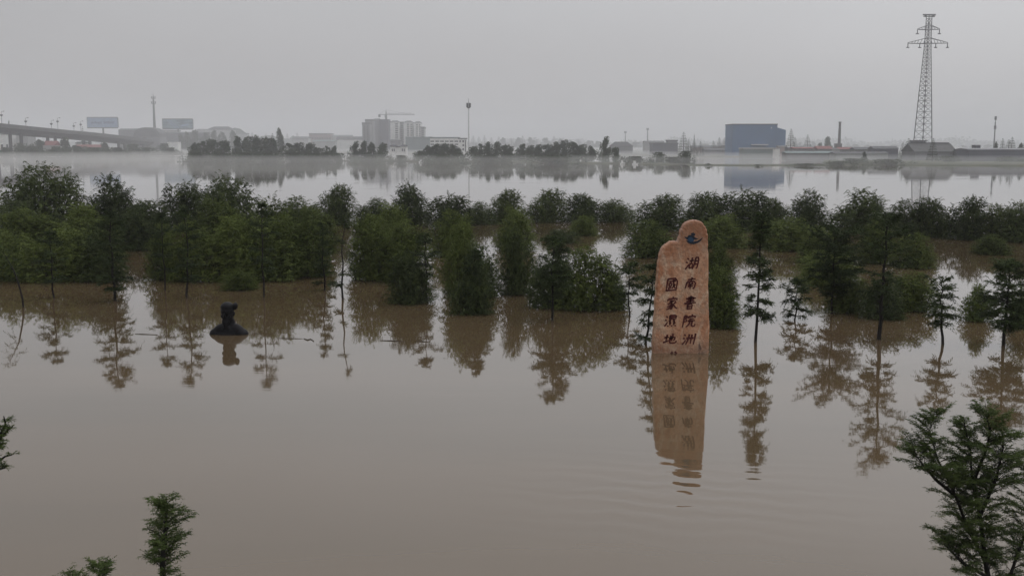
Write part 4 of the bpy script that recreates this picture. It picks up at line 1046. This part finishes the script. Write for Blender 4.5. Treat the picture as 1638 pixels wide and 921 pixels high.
# tower crane
X, Y = ground(618.5, 242); cz = at(618.5, 176, Y)[1]; jz = at(618.5, 184, Y)[1]; sx = Y / F
t = empty('tower_crane', (X, Y, 0), 0, 'tower crane with long jib over the dark apartment block', 'crane')
MB().box(-.9, .9, -.9, .9, 0.3, jz).build('mast', M['steel'], t)
jb = MB(); jb.box(0, 45 * sx, -.4, .4, jz, jz + .5)
for i in range(15): jb.tube([(i * 3 * sx, 0, jz + .4), ((i + .5) * 3 * sx, 0, jz + 1.5), ((i + 1) * 3 * sx, 0, jz + .4)], .12, 3)
jb.tube([(0, 0, jz + 1.5), (40 * sx, 0, jz + 1.5)], .15, 3); jb.build('jib', M['steel'], t)
MB().box(-12 * sx, 0, -.5, .5, jz, jz + .6).build('counter_jib', M['steel'], t)
MB().box(-12 * sx, -9 * sx, -1, 1, jz - 2.2, jz).build('counterweight', M['concrete_dark'], t)
MB().tube([(0, 0, jz), (0, 0, cz)], [.8, .2], 4).tube([(0, 0, cz), (30 * sx, 0, jz + 1.5)], .08, 3).tube([(0, 0, cz), (-11 * sx, 0, jz + .6)], .08, 3).build('tower_peak', M['steel'], t)
MB().box(-1.6, -.9, -1.2, .2, jz - 2.6, jz - .4).build('cab', M['white_steel'], t)

# pale institute building with stair tower
t, a, b, Hw, H, Y = house('institute_building', 'white long building with ribbon windows left of the antenna pole', 688, 734, 219.5, 248, 14, M['white_wall'], M['teal_wall'], 2, 'flat')
for k_, (z0, z1) in enumerate([(.42, .50), (.60, .68), (.78, .86)]):
    for i in range(6):
        MB().box(a + (b - a) * (i / 6 + .02), a + (b - a) * ((i + 1) / 6 - .02), -.12, .1, Hw * z0, Hw * z1).build('window', M['window'], t)
house('stair_tower', 'white stair tower with three dark windows beside the antenna pole', 733.5, 746, 221, 249, 10, M['white_wall'], M['dark_roof'], 1.5, 'flat',
      windows=[(.5, .72, .32, .44), (.5, .72, .56, .68), (.5, .72, .8, .92), (.12, .3, .8, .92), (.85, .97, .2, .95)])
house('assembly_hall', 'grey green flat hall right of the apartment towers', 649, 690, 219, 245, 20, M['teal_wall'], M['teal_wall'], 1, 'flat')
house('white_house', 'left white house with dark roof below the apartment towers', 624, 634, 231.5, 252, 8, M['white_wall'], M['dark_roof'], 3.0, 'hip', windows=[(.3, .45, .55, .8), (.6, .75, .55, .8)])
house('white_house', 'right white house with dark roof below the apartment towers', 640, 650, 231.5, 252, 8, M['white_wall'], M['dark_roof'], 3.0, 'hip', windows=[(.3, .45, .55, .8), (.6, .75, .55, .8)])
house('link_building', 'low link between the two white houses with dark roofs', 634.5, 639.5, 234, 252, 7, M['white_wall'], M['dark_roof'], 1.5)
house('town_block', 'grey brown block behind the white houses', 625, 641, 223, 246, 10, M['grey_wall'], M['mid_roof'], 2)
house('pink_building', 'pinkish flat building left of the apartment towers', 495, 530, 213.5, 241, 16, M['pink_wall'], M['mid_roof'], 1.2, 'flat', windows=[(i / 9 + .03, i / 9 + .08, .7, .8) for i in range(9)])
house('pink_wing', 'lower wing right of the pinkish building', 531, 562, 216, 241, 14, M['pale_wall'], M['teal_wall'], 1.5)
house('long_shed', 'long low shed with dark roof left of the apartment towers', 538, 582, 218.5, 242.5, 14, M['white_wall'], M['mid_roof'], 5)
house('low_house', 'low house with grey roof left of the pinkish building', 468, 494, 218.5, 241.5, 12, M['pale_wall'], M['mid_roof'], 3)
house('low_house', 'pale low house above the right end of the wooded island', 500, 536, 224, 244, 10, M['pale_wall'], M['teal_wall'], 2)
# town at the left
t, a, b, Hw, H, Y = house('old_hall', 'long grey hall with rounded gable behind the end of the bridge', 191, 224, 205.5, 243, 16, M['grey_wall'], M['mid_roof'], 2.5)
X0, X1, Y, H = rect(215, 256, 204, 243.2); xc = (X0 + X1) / 2; a, b = X0 - xc, X1 - xc
t = empty('curved_roof_hall', (xc, Y, 0), 0, 'grey hall with curved dark roof below the telecom tower', 'building')
hw = H * .62
MB().box(a, b, 0, 18, .2, hw).build('wall', M['grey_wall'], t)
cur = [(a - .3, hw), (b + .3, hw)] + [(a + (b - a) * (0.5 + 0.51 * math.cos(q)), hw + (H - hw) * math.sin(q) ** .7) for q in np.linspace(0.02, math.pi - .02, 14)]
MB().prism(cur, -.3, 18.3).build('roof', M['mid_roof'], t)
MB().box(-3, 0, -.15, .1, hw * .7, hw * .95).build('window', M['window'], t); MB().box(2, 6, -.15, .1, hw * .55, hw * .7).build('window', M['window'], t)
house('town_block', 'flat grey block right below the second billboard', 262, 330, 211, 242.5, 16, M['grey_wall'], M['mid_roof'], 2)
house('town_block', 'pale low block behind the pole of the second billboard', 256, 284, 208.5, 241.5, 12, M['pale_wall'], M['mid_roof'], 1.2, 'flat')
house('town_block', 'pale roofed house left on the wooded hill', 316, 336, 206.5, 240.2, 12, M['pale_wall'], M['mid_roof'], 1.5)
house('hill_pavilion', 'broad hipped roof pavilion on top of the wooded hill', 332, 372, 202.5, 240.6, 16, M['pale_wall'], M['dark_roof'], 5, 'hip')
house('town_block', 'pale house at the right foot of the wooded hill', 378, 396, 213, 240.3, 10, M['pale_wall'], M['mid_roof'], 1.5)
house('white_house', 'small white house at the end of the bridge', 268, 285, 225, 245, 8, M['white_wall'], M['mid_roof'], 2)
house('white_house', 'white house under the bridge behind the red strip roof', 121, 140, 227, 246, 8, M['white_wall'], M['mid_roof'], 2)
house('red_roof_house', 'house with steep red roof under the bridge', 70, 88, 225.5, 250, 8, M['pale_wall'], M['red_roof'], 7)
house('red_roof_house', 'long low house with red strip roof under the bridge', 120, 162, 231.5, 248, 8, M['grey_wall'], M['red_roof'], 4)
house('pale_warehouse', 'pale warehouse seen between the bridge piers at the left edge', -6, 22, 214, 247, 12, M['white_wall'], M['mid_roof'], 1.5, windows=[(.3, .42, .3, .5), (.6, .72, .3, .5)])
house('pale_warehouse', 'second pale warehouse seen right of the bridge piers', 28, 46, 216, 247, 12, M['pale_wall'], M['mid_roof'], 1.5, windows=[(.4, .6, .3, .5)])

# factories at the centre right
house('factory_hall', 'dark roofed factory hall right of the tallest spit tree', 978, 1012, 227, 248, 14, M['grey_wall'], M['dark_roof'], 7, 'hip')
house('factory_hall', 'pale factory hall below the thin far mast', 1032, 1062, 225.5, 247, 14, M['pale_wall'], M['mid_roof'], 2)
house('factory_hall', 'dark low factory hall with raised roof block', 1043, 1084, 228.5, 249, 12, M['slate_wall'], M['mid_roof'], 2, 'flat')
house('roof_block', 'raised dark flat roof block of the low factory', 1068, 1083, 224, 247.5, 8, M['grey_wall'], M['dark_roof'], 2.5, 'flat')
house('grey_wall_shed', 'long grey shed left of the blue building', 1108, 1172, 233, 248.5, 10, M['pink_wall'], M['mid_roof'], 3)
house('grey_shed', 'low shed before the blue building with dark roof', 1128, 1190, 237, 250, 10, M['grey_wall'], M['mid_roof'], 3)

# blue factory
X0, X1, Y, H = rect(1171, 1242, 198, 251); xc = (X0 + X1) / 2; a, b = X0 - xc, X1 - xc
t = empty('blue_factory', (xc, Y, 0), 0, 'big windowless blue sheet-clad factory building with stepped right end', 'building')
MB().box(a, b, 0, 20, .2, H - .6).build('wall', M['blue_sheet'], t)
MB().box(a - .15, b + .15, -.2, 20.2, H - .6, H - .1).build('roof_edge', M['dark_steel'], t)
s_ = Y / F
MB().prism([(b + .003, .2), (b + 14 * s_, .2), (b + 14 * s_, H - 10 * s_), (b + .003, H - 6 * s_)], .6, 19).build('side_wing', M['blue_sheet'], t)
mb = MB()
for i in range(48):
    xx = a + (b - a) * (i + .5) / 48; mb.box(xx - .04, xx + .04, -.07, .01, .3, H - .7)
mb.build('cladding_rib', M['blue_sheet'], t)['kind'] = 'stuff'
MB().box(a + (b - a) * .42, a + (b - a) * .78, -3, -.01, H - 33.5 * s_, H - 32.3 * s_).build('canopy', M['white_steel'], t)
MB().box(a + (b - a) * .855, a + (b - a) * .875, -.12, .05, H - 7.5 * s_, H - 5.5 * s_).build('window', M['white_steel'], t)
house('low_shed', 'long low shed with pale roof edge before the blue building', 1188, 1241, 236.5, 254, 8, M['teal_wall'], M['pale_wall'], 2, 'flat')
house('gate_house', 'small white gate house below the right end of the blue building', 1240, 1247, 237, 255, 5, M['white_wall'], M['pale_wall'], 1, 'flat')
house('brown_shed', 'brown low shed behind the white gate house', 1246, 1258, 233, 252, 6, M['pink_wall'], M['mid_roof'], 2)
# sheds along the shore with red roofs
for x0, x1, yt, yb, wl, rf, rp, lb in [
    (1262, 1310, 235, 254, 'grey_wall', 'mid_roof', 3, 'grey shed right of the tall pointed tree'),
    (1270, 1300, 235.5, 255.5, 'grey_wall', 'red_roof', 2.2, 'low shed with faded red roof strip right of the blue building'),
    (1308, 1330, 233.8, 255, 'grey_wall', 'red_roof', 4.5, 'shed with brightest red roof below the round dark tree'),
    (1330, 1346, 236.5, 255, 'pale_wall', 'mid_roof', 2.5, 'pale shed at the foot of the brick chimney'),
    (1343, 1372, 235.5, 255, 'grey_wall', 'red_roof', 3.5, 'shed with red roof right of the brick chimney'),
    (1368, 1400, 235.5, 256, 'grey_wall', 'mid_roof', 3.5, 'grey roofed shed midway between chimney and pylon'),
    (1398, 1436, 234, 257, 'slate_wall', 'mid_roof', 4, 'dark roofed shed left of the pylon'),
    (1258, 1335, 242, 257.5, 'grey_wall', 'teal_wall', 3, 'long low wall-like shed by the water right of the blue building'),
    (1336, 1420, 243, 259, 'pale_wall', 'mid_roof', 3, 'long pale low shed by the water left of the pylon')]:
    house('shed', lb, x0, x1, yt, yb, 8, M[wl], M[rf], rp)
# chimney
X, Y = ground(1341.5, 250); H = at(1341.5, 195, Y)[1]
t = empty('brick_chimney', (X, Y, 0), 0, 'tall dark brick chimney standing between the blue building and the pylon', 'chimney')
MB().tube([(0, 0, .3), (0, 0, H - .5)], [1.0, .62], 12).build('shaft', M['brick'], t)
MB().tube([(0, 0, H - .5), (0, 0, H)], [.85, .85], 12).build('rim', M['brick'], t)
MB().box(-2.4, 1.2, -1.5, 1.5, .3, H * .37).build('boiler_house', M['brick'], t)
# barn behind the pylon
X0, X1, Y, H = rect(1463, 1528, 229.5, 259); xc = (X0 + X1) / 2; a, b = X0 - xc, X1 - xc
t = empty('barn', (xc, Y, 0), 0, 'grey gabled barn right behind the foot of the pylon', 'building')
MB().box(a, b, 0, 14, .3, H * .55).build('wall', M['grey_wall'], t)
MB().gable(a, b, 0, 14, H * .55 + .003, H, .5).build('roof', M['concrete'], t)
MB().box(a, b, 6.7, 7.3, H + .003, H + .35).build('ridge', M['dark_roof'], t)
house('pump_house', 'dark square block between the legs of the pylon', 1462, 1479, 224.5, 257, 5, M['slate_wall'], M['dark_roof'], 2, 'flat')
house('long_hall', 'long dark hall at the right picture edge on the far shore', 1549, 1650, 237, 260, 14, M['slate_wall'], M['grey_wall'], 2.5)
house('small_tower_block', 'small roof block on the left end of the long hall', 1560, 1567, 232, 259.4, 4, M['slate_wall'], M['dark_roof'], 1)
# small white boats
def boat(x, yb, wpx, label):
    X, Y = ground(x, yb); L = wpx / (F / Y)
    t = empty('boat', (X, Y, 0), rnd.uniform(-.3, .3), label, 'boat', 'white boats along the spit')
    pts = [(-L/2, -.1), (L*.38, -.1), (L/2, .55), (-L/2, .45)]
    MB().prism(pts, -.6, .6).build('hull', M['boat'], t)
    MB().box(-L*.3, L*.1, -.45, .45, .451, 1.25).build('cabin', M['boat'], t)
boat(996, 262.8, 8, 'small white boat at the spit right of the tallest tree')
boat(1016, 263.4, 10, 'longer white boat at the spit, left of the round shrub')
boat(674, 260.2, 8, 'small white boat by the shrubs left of the spit woods')

# ================================================================== MASTS AND SIGNS
def telecom(x, yt, yb, r0, r1, plats, label, m, top='rod'):
    X, Y = ground(x, yb); H = at(x, yt, Y)[1]
    t = empty('telecom_mast', (X, Y, 0), 0, label, 'mast')
    MB().tube([(0, 0, .3), (0, 0, H * .9)], [r0, r1], 8).build('pole', m, t)
    MB().tube([(0, 0, H * .9), (0, 0, H)], [r1 * .6, r1 * .25], 6).build('rod', M['dark_steel'], t)
    for pf, rr_ in plats:
        z = at(x, pf, Y)[1]
        MB().tube([(0, 0, z - .4), (0, 0, z)], [rr_ * .55, rr_], 10).build('platform', M['steel'], t)
        for k_ in range(6):
            q = k_ * math.pi / 3; MB().box(rr_*math.cos(q)*.9 - .2, rr_*math.cos(q)*.9 + .2, rr_*math.sin(q)*.9 - .2, rr_*math.sin(q)*.9 + .2, z + .05, z + 2.0).build('antenna', M['dark_steel'], t)
    return t
telecom(249, 150, 242, 1.7, .8, [(158, 2.0), (166, 2.2)], 'tapering telecom tower with two platforms right of the first billboard', M['concrete'])
telecom(750, 157, 254, .38, .2, [(172, .95)], 'slim white antenna pole with basket top right of the apartment towers', M['white_steel'])
X, Y = ground(750, 254)
telecom(1589, 189, 250, .5, .3, [(192, .4), (207, .4)], 'slim pale mast at the right picture edge', M['steel'])
telecom(1000, 210, 240, .8, .3, [(213, 1.2)], 'faint far pole above the dark roofed factory hall', M['concrete'])
telecom(1035.5, 205, 240, .9, .5, [(208, 1.3)], 'faint far mast left of the factory roof block', M['concrete'])
telecom(1110, 214, 243, .5, .35, [], 'thin bare pole left of the blue building', M['steel'])

def billboard(x0, x1, yt, yb2, yb, label, dark):
    X0, X1, Y, H = rect(x0, x1, yt, yb); xc = (X0 + X1) / 2; a, b = X0 - xc, X1 - xc; hb = at(x0, yb2, Y)[1]
    t = empty('billboard', (xc, Y, 0), 0, label, 'billboard', 'billboards beside the bridge')
    MB().tube([(0, 1, .3), (0, 1, hb + .1)], [.9, .8], 10).build('post', M['dark_steel'], t)
    MB().box(a, b, 0, 2.2, hb, H).build('box', M['dark_steel'], t)
    fr = MB().box(a - .25, b + .25, -.25, -.005, H + .003, H + .6).box(a - .25, b + .25, -.25, -.005, hb - .9, hb - .003)
    fr.box(a - .25, a - .003, -.25, -.005, hb, H).box(b + .003, b + .25, -.25, -.005, hb, H)
    fr.build('frame', M['dark_steel'] , t)
    MB().box(a, b, -.1, -.003, hb, H).build('panel', M['board_dark'] if dark else M['board_pale'], t)
    if not dark:
        rr2 = random.Random(4); xx = a + (b - a) * .12
        mb = MB()
        while xx < b - (b - a) * .12:
            w_ = (b - a) * rr2.uniform(.025, .045)
            if abs(xx - (a + (b - a) * .5)) > (b - a) * .035: 
                zc_ = hb + (H - hb) * .5; hh_ = (H - hb) * .12
                mb.box(xx, xx + w_, -.13, -.101, zc_ - hh_, zc_ + hh_ * rr2.uniform(.5, 1.1))
            xx += w_ + (b - a) * .012
        mb.build('lettering', M['board_print'], t)
    else:
        for (p, q, r2, s2) in [(.12, .42, .95, .05), (.2, .5, .95, .1)]:
            mb = MB(); n_ = 6
            mb.prism([(a + (b-a)*p, hb + (H-hb)*r2), (a + (b-a)*q, hb + (H-hb)*s2), (a + (b-a)*(q+.04), hb + (H-hb)*s2), (a + (b-a)*(p+.04), hb + (H-hb)*r2)], -.13, -.101)
            mb.build('print_stripe', M['board_pale'], t)
        MB().prism([(a+(b-a)*.55, hb+(H-hb)*.2), (a+(b-a)*.8, hb+(H-hb)*.3), (a+(b-a)*.88, hb+(H-hb)*.5), (a+(b-a)*.66, hb+(H-hb)*.42)], -.13, -.101).build('print_patch', M['board_pale'], t)
billboard(142, 190.5, 188.5, 204, 242, 'pale blue billboard with a line of blue lettering above the bridge', False)
billboard(262, 310, 191, 206, 242, 'dark teal billboard with diagonal stripes right of the bridge', True)

# ================================================================== PYLON
PX, PY = ground(1474.5, 257.5); PH = at(1480, 24, PY)[1]; k1 = PY / F
hwk = PY / 476.0
py = empty('electricity_pylon', (PX, PY, 0), R(24), 'tall grey lattice electricity pylon with two pointed cross arms', 'pylon')
def hwid(z):                       # half width across one face
    u = z / PH
    return np.interp(u, [0, .1, .6, .8, 1.0], [3.1 * hwk, 2.76 * hwk, 1.5 * hwk, .95 * hwk, .8 * hwk])
crn = [(-1, -1), (1, -1), (1, 1), (-1, 1)]
for c in crn:
    zz = np.linspace(-.3, PH * .995, 14)
    MB().tube([(c[0] * hwid(max(z, 0)), c[1] * hwid(max(z, 0)), z) for z in zz], [.23] * 7 + [.17] * 7, 4).build('leg', M['steel'], py)
lv = [0.3]; 
while lv[-1] < PH * .96: lv.append(lv[-1] + max(1.5, hwid(lv[-1]) * 1.15))
lv[-1] = PH * .975
for fi in range(4):
    mb = MB(); c0, c1 = crn[fi], crn[(fi + 1) % 4]
    for z0, z1 in zip(lv[:-1], lv[1:]):
        a_ = lambda c, z: (c[0] * hwid(z), c[1] * hwid(z), z)
        mb.tube([a_(c0, z0), a_(c1, z1)], .065, 3, False); mb.tube([a_(c1, z0), a_(c0, z1)], .065, 3, False); mb.tube([a_(c0, z1), a_(c1, z1)], .075, 3, False)
    mb.build('bracing', M['steel'], py)
ca, sa = math.cos(R(-24)), math.sin(R(-24))
def arm(zb, ztop, half, label, name='cross_arm'):
    mb = MB()
    for sgn in (-1, 1):
        tipx = sgn * half; w0 = hwid(zb)
        for sy in (-1, 1):
            mb.tube([(sgn * w0 * .6, sy * w0 * .9, zb), (tipx, 0, zb + .1)], .17, 3); mb.tube([(sgn * w0 * .6, sy * w0 * .9, ztop), (tipx, 0, zb + .35)], .14, 3)
        for i in range(1, 6):
            u = i / 6; x_ = sgn * (w0 * .6 + (half - w0 * .6) * u); zt_ = ztop + (zb + .35 - ztop) * u
            mb.tube([(x_, 0, zb), (x_ - sgn * half / 12, 0, zt_)], .09, 3); mb.tube([(x_, w0 * .9 * (1 - u), zb), (x_, -w0 * .9 * (1 - u), zb)], .08, 3)
    o = mb.build(name, M['steel'], py); o.rotation_euler = (0, 0, R(-24)); return o
z1b = at(1480, 70, PY)[1]; z1t = at(1480, 61, PY)[1]; z2b = at(1480, 48, PY)[1]; z2t = at(1480, 40.5, PY)[1]
arm(z1b, z1t, 31.5 * k1, ''); arm(z2b, z2t, 17.5 * k1, '')
zt = PH
mb = MB().tube([(-10 * k1, 0, zt), (10 * k1, 0, zt)], .3, 4).tube([(-10 * k1, 0, zt), (-3 * k1, 0, zt - 3 * k1)], .2, 3).tube([(10 * k1, 0, zt), (3 * k1, 0, zt - 3 * k1)], .2, 3).tube([(-9 * k1, 0, zt - .7), (9 * k1, 0, zt - .7)], .2, 4)
o = mb.build('earth_wire_arm', M['steel'], py); o.rotation_euler = (0, 0, R(-24))
for (dx, zb) in [(-31, z1b), (-12.5, z1b), (12.5, z1b), (31, z1b), (-17.2, z2b), (17.2, z2b)]:
    mb = MB().tube([(dx * k1, 0, zb), (dx * k1, 0, zb - 6.2 * k1)], .17, 6).tube([(dx * k1 - .6, 0, zb - 6.2 * k1), (dx * k1 + .6, 0, zb - 6.2 * k1)], .2, 5)
    o = mb.build('insulator', M['dark_steel'], py); o.rotation_euler = (0, 0, R(-24))

# ================================================================== BRIDGE
def bp(x, ytop, D):                 # deck edge point
    X, Z = at(x, ytop, D); return np.array([X, D, Z])
BR = [bp(-190, 178, 600), bp(-90, 188, 612), bp(0, 197.2, 630), bp(50, 202.4, 655), bp(100, 207.4, 690), bp(150, 212.0, 740), bp(200, 217.6, 810), bp(232, 221.6, 880), bp(258, 225.5, 960)]
br = empty('bridge', (BR[2][0], BR[2][1], 0), 0, 'long concrete road bridge descending from the left edge to the far shore', 'bridge')
o0 = np.array([BR[2][0], BR[2][1], 0])
def bridge_sweep(name, prof_, m):
    """prof_: closed profile [(across, up)] from the near top edge"""
    v = []; f = []; n_ = len(BR); k_ = len(prof_)
    for i, p in enumerate(BR):
        d = BR[min(i+1, n_-1)] - BR[max(i-1, 0)]; d[2] = 0; d /= np.linalg.norm(d); s__ = np.array([-d[1], d[0], 0]) * -1
        if s__[0] < 0: s__ = -s__
        s__ = -s__                                            # away from the camera side
        for (a_, u_) in prof_: q = p - o0 + s__ * a_ + np.array([0, 0, u_]); v.append(tuple(q))
    for i in range(n_ - 1):
        for j in range(k_):
            j2 = (j + 1) % k_; A = i * k_; B = A + k_; f.append((A + j, A + j2, B + j2, B + j))
    f.append(tuple(range(k_))); f.append(tuple(range((n_-1)*k_, n_*k_)))
    me = bpy.data.meshes.new(name); me.from_pydata(v, [], f); me.update(); me.materials.append(m)
    bm_ = bmesh.new(); bm_.from_mesh(me); bmesh.ops.recalc_face_normals(bm_, faces=bm_.faces); bm_.to_mesh(me); bm_.free()
    return link(name, me, br)
bridge_sweep('parapet', [(0, 0), (.3, 0), (.3, -1.8), (0, -1.8)], M['concrete'])
bridge_sweep('parapet', [(17.7, 0), (18, 0), (18, -1.8), (17.7, -1.8)], M['concrete'])
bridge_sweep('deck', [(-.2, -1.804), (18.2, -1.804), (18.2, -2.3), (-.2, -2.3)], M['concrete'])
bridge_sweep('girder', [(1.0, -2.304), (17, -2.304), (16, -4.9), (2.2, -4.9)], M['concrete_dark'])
cum = np.concatenate([[0], np.cumsum([np.linalg.norm(BR[i+1] - BR[i]) for i in range(len(BR) - 1)])])
for px_ in (-60, 4, 25, 42, 84, 96, 141, 151, 196, 206, 236):
    xs_ = [819 + F * q[0] / q[1] * cp for q in BR]
    p = np.array([np.interp(px_, xs_, [q[j] for q in BR]) for j in range(3)]) - o0
    top = p[2] - 4.904; X_ = p[0]
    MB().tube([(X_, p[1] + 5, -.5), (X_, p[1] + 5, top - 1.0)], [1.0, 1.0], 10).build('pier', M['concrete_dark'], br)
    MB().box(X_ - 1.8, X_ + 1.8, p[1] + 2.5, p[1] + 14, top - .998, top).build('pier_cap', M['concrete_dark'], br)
# street lamps on the bridge: long posts with drooping heads
def street_lamp(x, yh, D, label):
    X, Z = at(x, yh, D); zd = np.interp(D, [q[1] for q in BR], [q[2] for q in BR]) - 1.8; Xd = np.interp(D, [q[1] for q in BR], [q[0] for q in BR])
    t = empty('street_lamp', (X, D, zd), 0, label, 'street lamp', 'street lamps on the bridge')
    h = Z - zd
    MB().tube([(0, 0, 0), (0, 0, h + 1.6), (.5, 0, h + 2.0)], [.14, .11, .10], 5).build('pole', M['steel'], t)
    MB().tube([(.5, 0, h + 2.0), (1.3, 0, h + 2.1)], .06, 4).build('arm', M['steel'], t)
    MB().tube([(0, 0, h - .8), (0, 0, h), (0, 0, h + .35)], [.3, 1.0, .3], 8).build('lamp_head', M['lamp'], t)
    MB().tube([(1.0, 0, h + 2.0), (1.8, 0, h + 2.15)], [.14, .2], 6).build('lamp_head', M['lamp'], t)
street_lamp(2, 184, 631, 'leftmost street lamp on the bridge at the picture edge')
street_lamp(41, 194, 646, 'second street lamp from the left on the bridge')
street_lamp(82, 198, 673, 'third street lamp from the left on the bridge')
street_lamp(92, 194, 683, 'fourth street lamp from the left on the bridge')
street_lamp(118, 201.5, 708, 'fifth street lamp from the left on the bridge')
street_lamp(129, 199, 719, 'last street lamp on the bridge before the first billboard')

# ================================================================== HAZE AND LOW MIST
def volume(name, x0, x1, y0, y1, z0, z1, dens, col=(1, 1, 1), label=''):
    m = bpy.data.materials.new(name); m.use_nodes = True; t_ = m.node_tree; t_.nodes.clear()
    o_ = t_.nodes.new('ShaderNodeOutputMaterial'); p = t_.nodes.new('ShaderNodeVolumePrincipled')
    p.inputs['Density'].default_value = dens; p.inputs['Color'].default_value = (*col, 1); p.inputs['Anisotropy'].default_value = 0.0
    t_.links.new(p.outputs[0], o_.inputs['Volume'])
    ob = MB().box(x0, x1, y0, y1, z0, z1).build(name, m); ob['kind'] = 'stuff'
    tag(ob, label, 'mist' if name != 'haze' else 'haze')
    return ob
volume('haze', -2700, 2700, -80, 4300, -2, 78, 0.00022, (0.97, 0.97, 1.0), 'thin grey morning haze filling the air over the flooded plain')
volume('mist', -2650, 2650, 262, 4250, 0.05, 74, 0.0006, (0.97, 0.97, 1.0), 'deeper bank of mist hanging over the far water and the town')
volume('mist', -900, 900, 300, 1400, 0.06, 2.8, 0.0028, (1, 1, 1), 'low white mist lying on the far water in front of the shore')
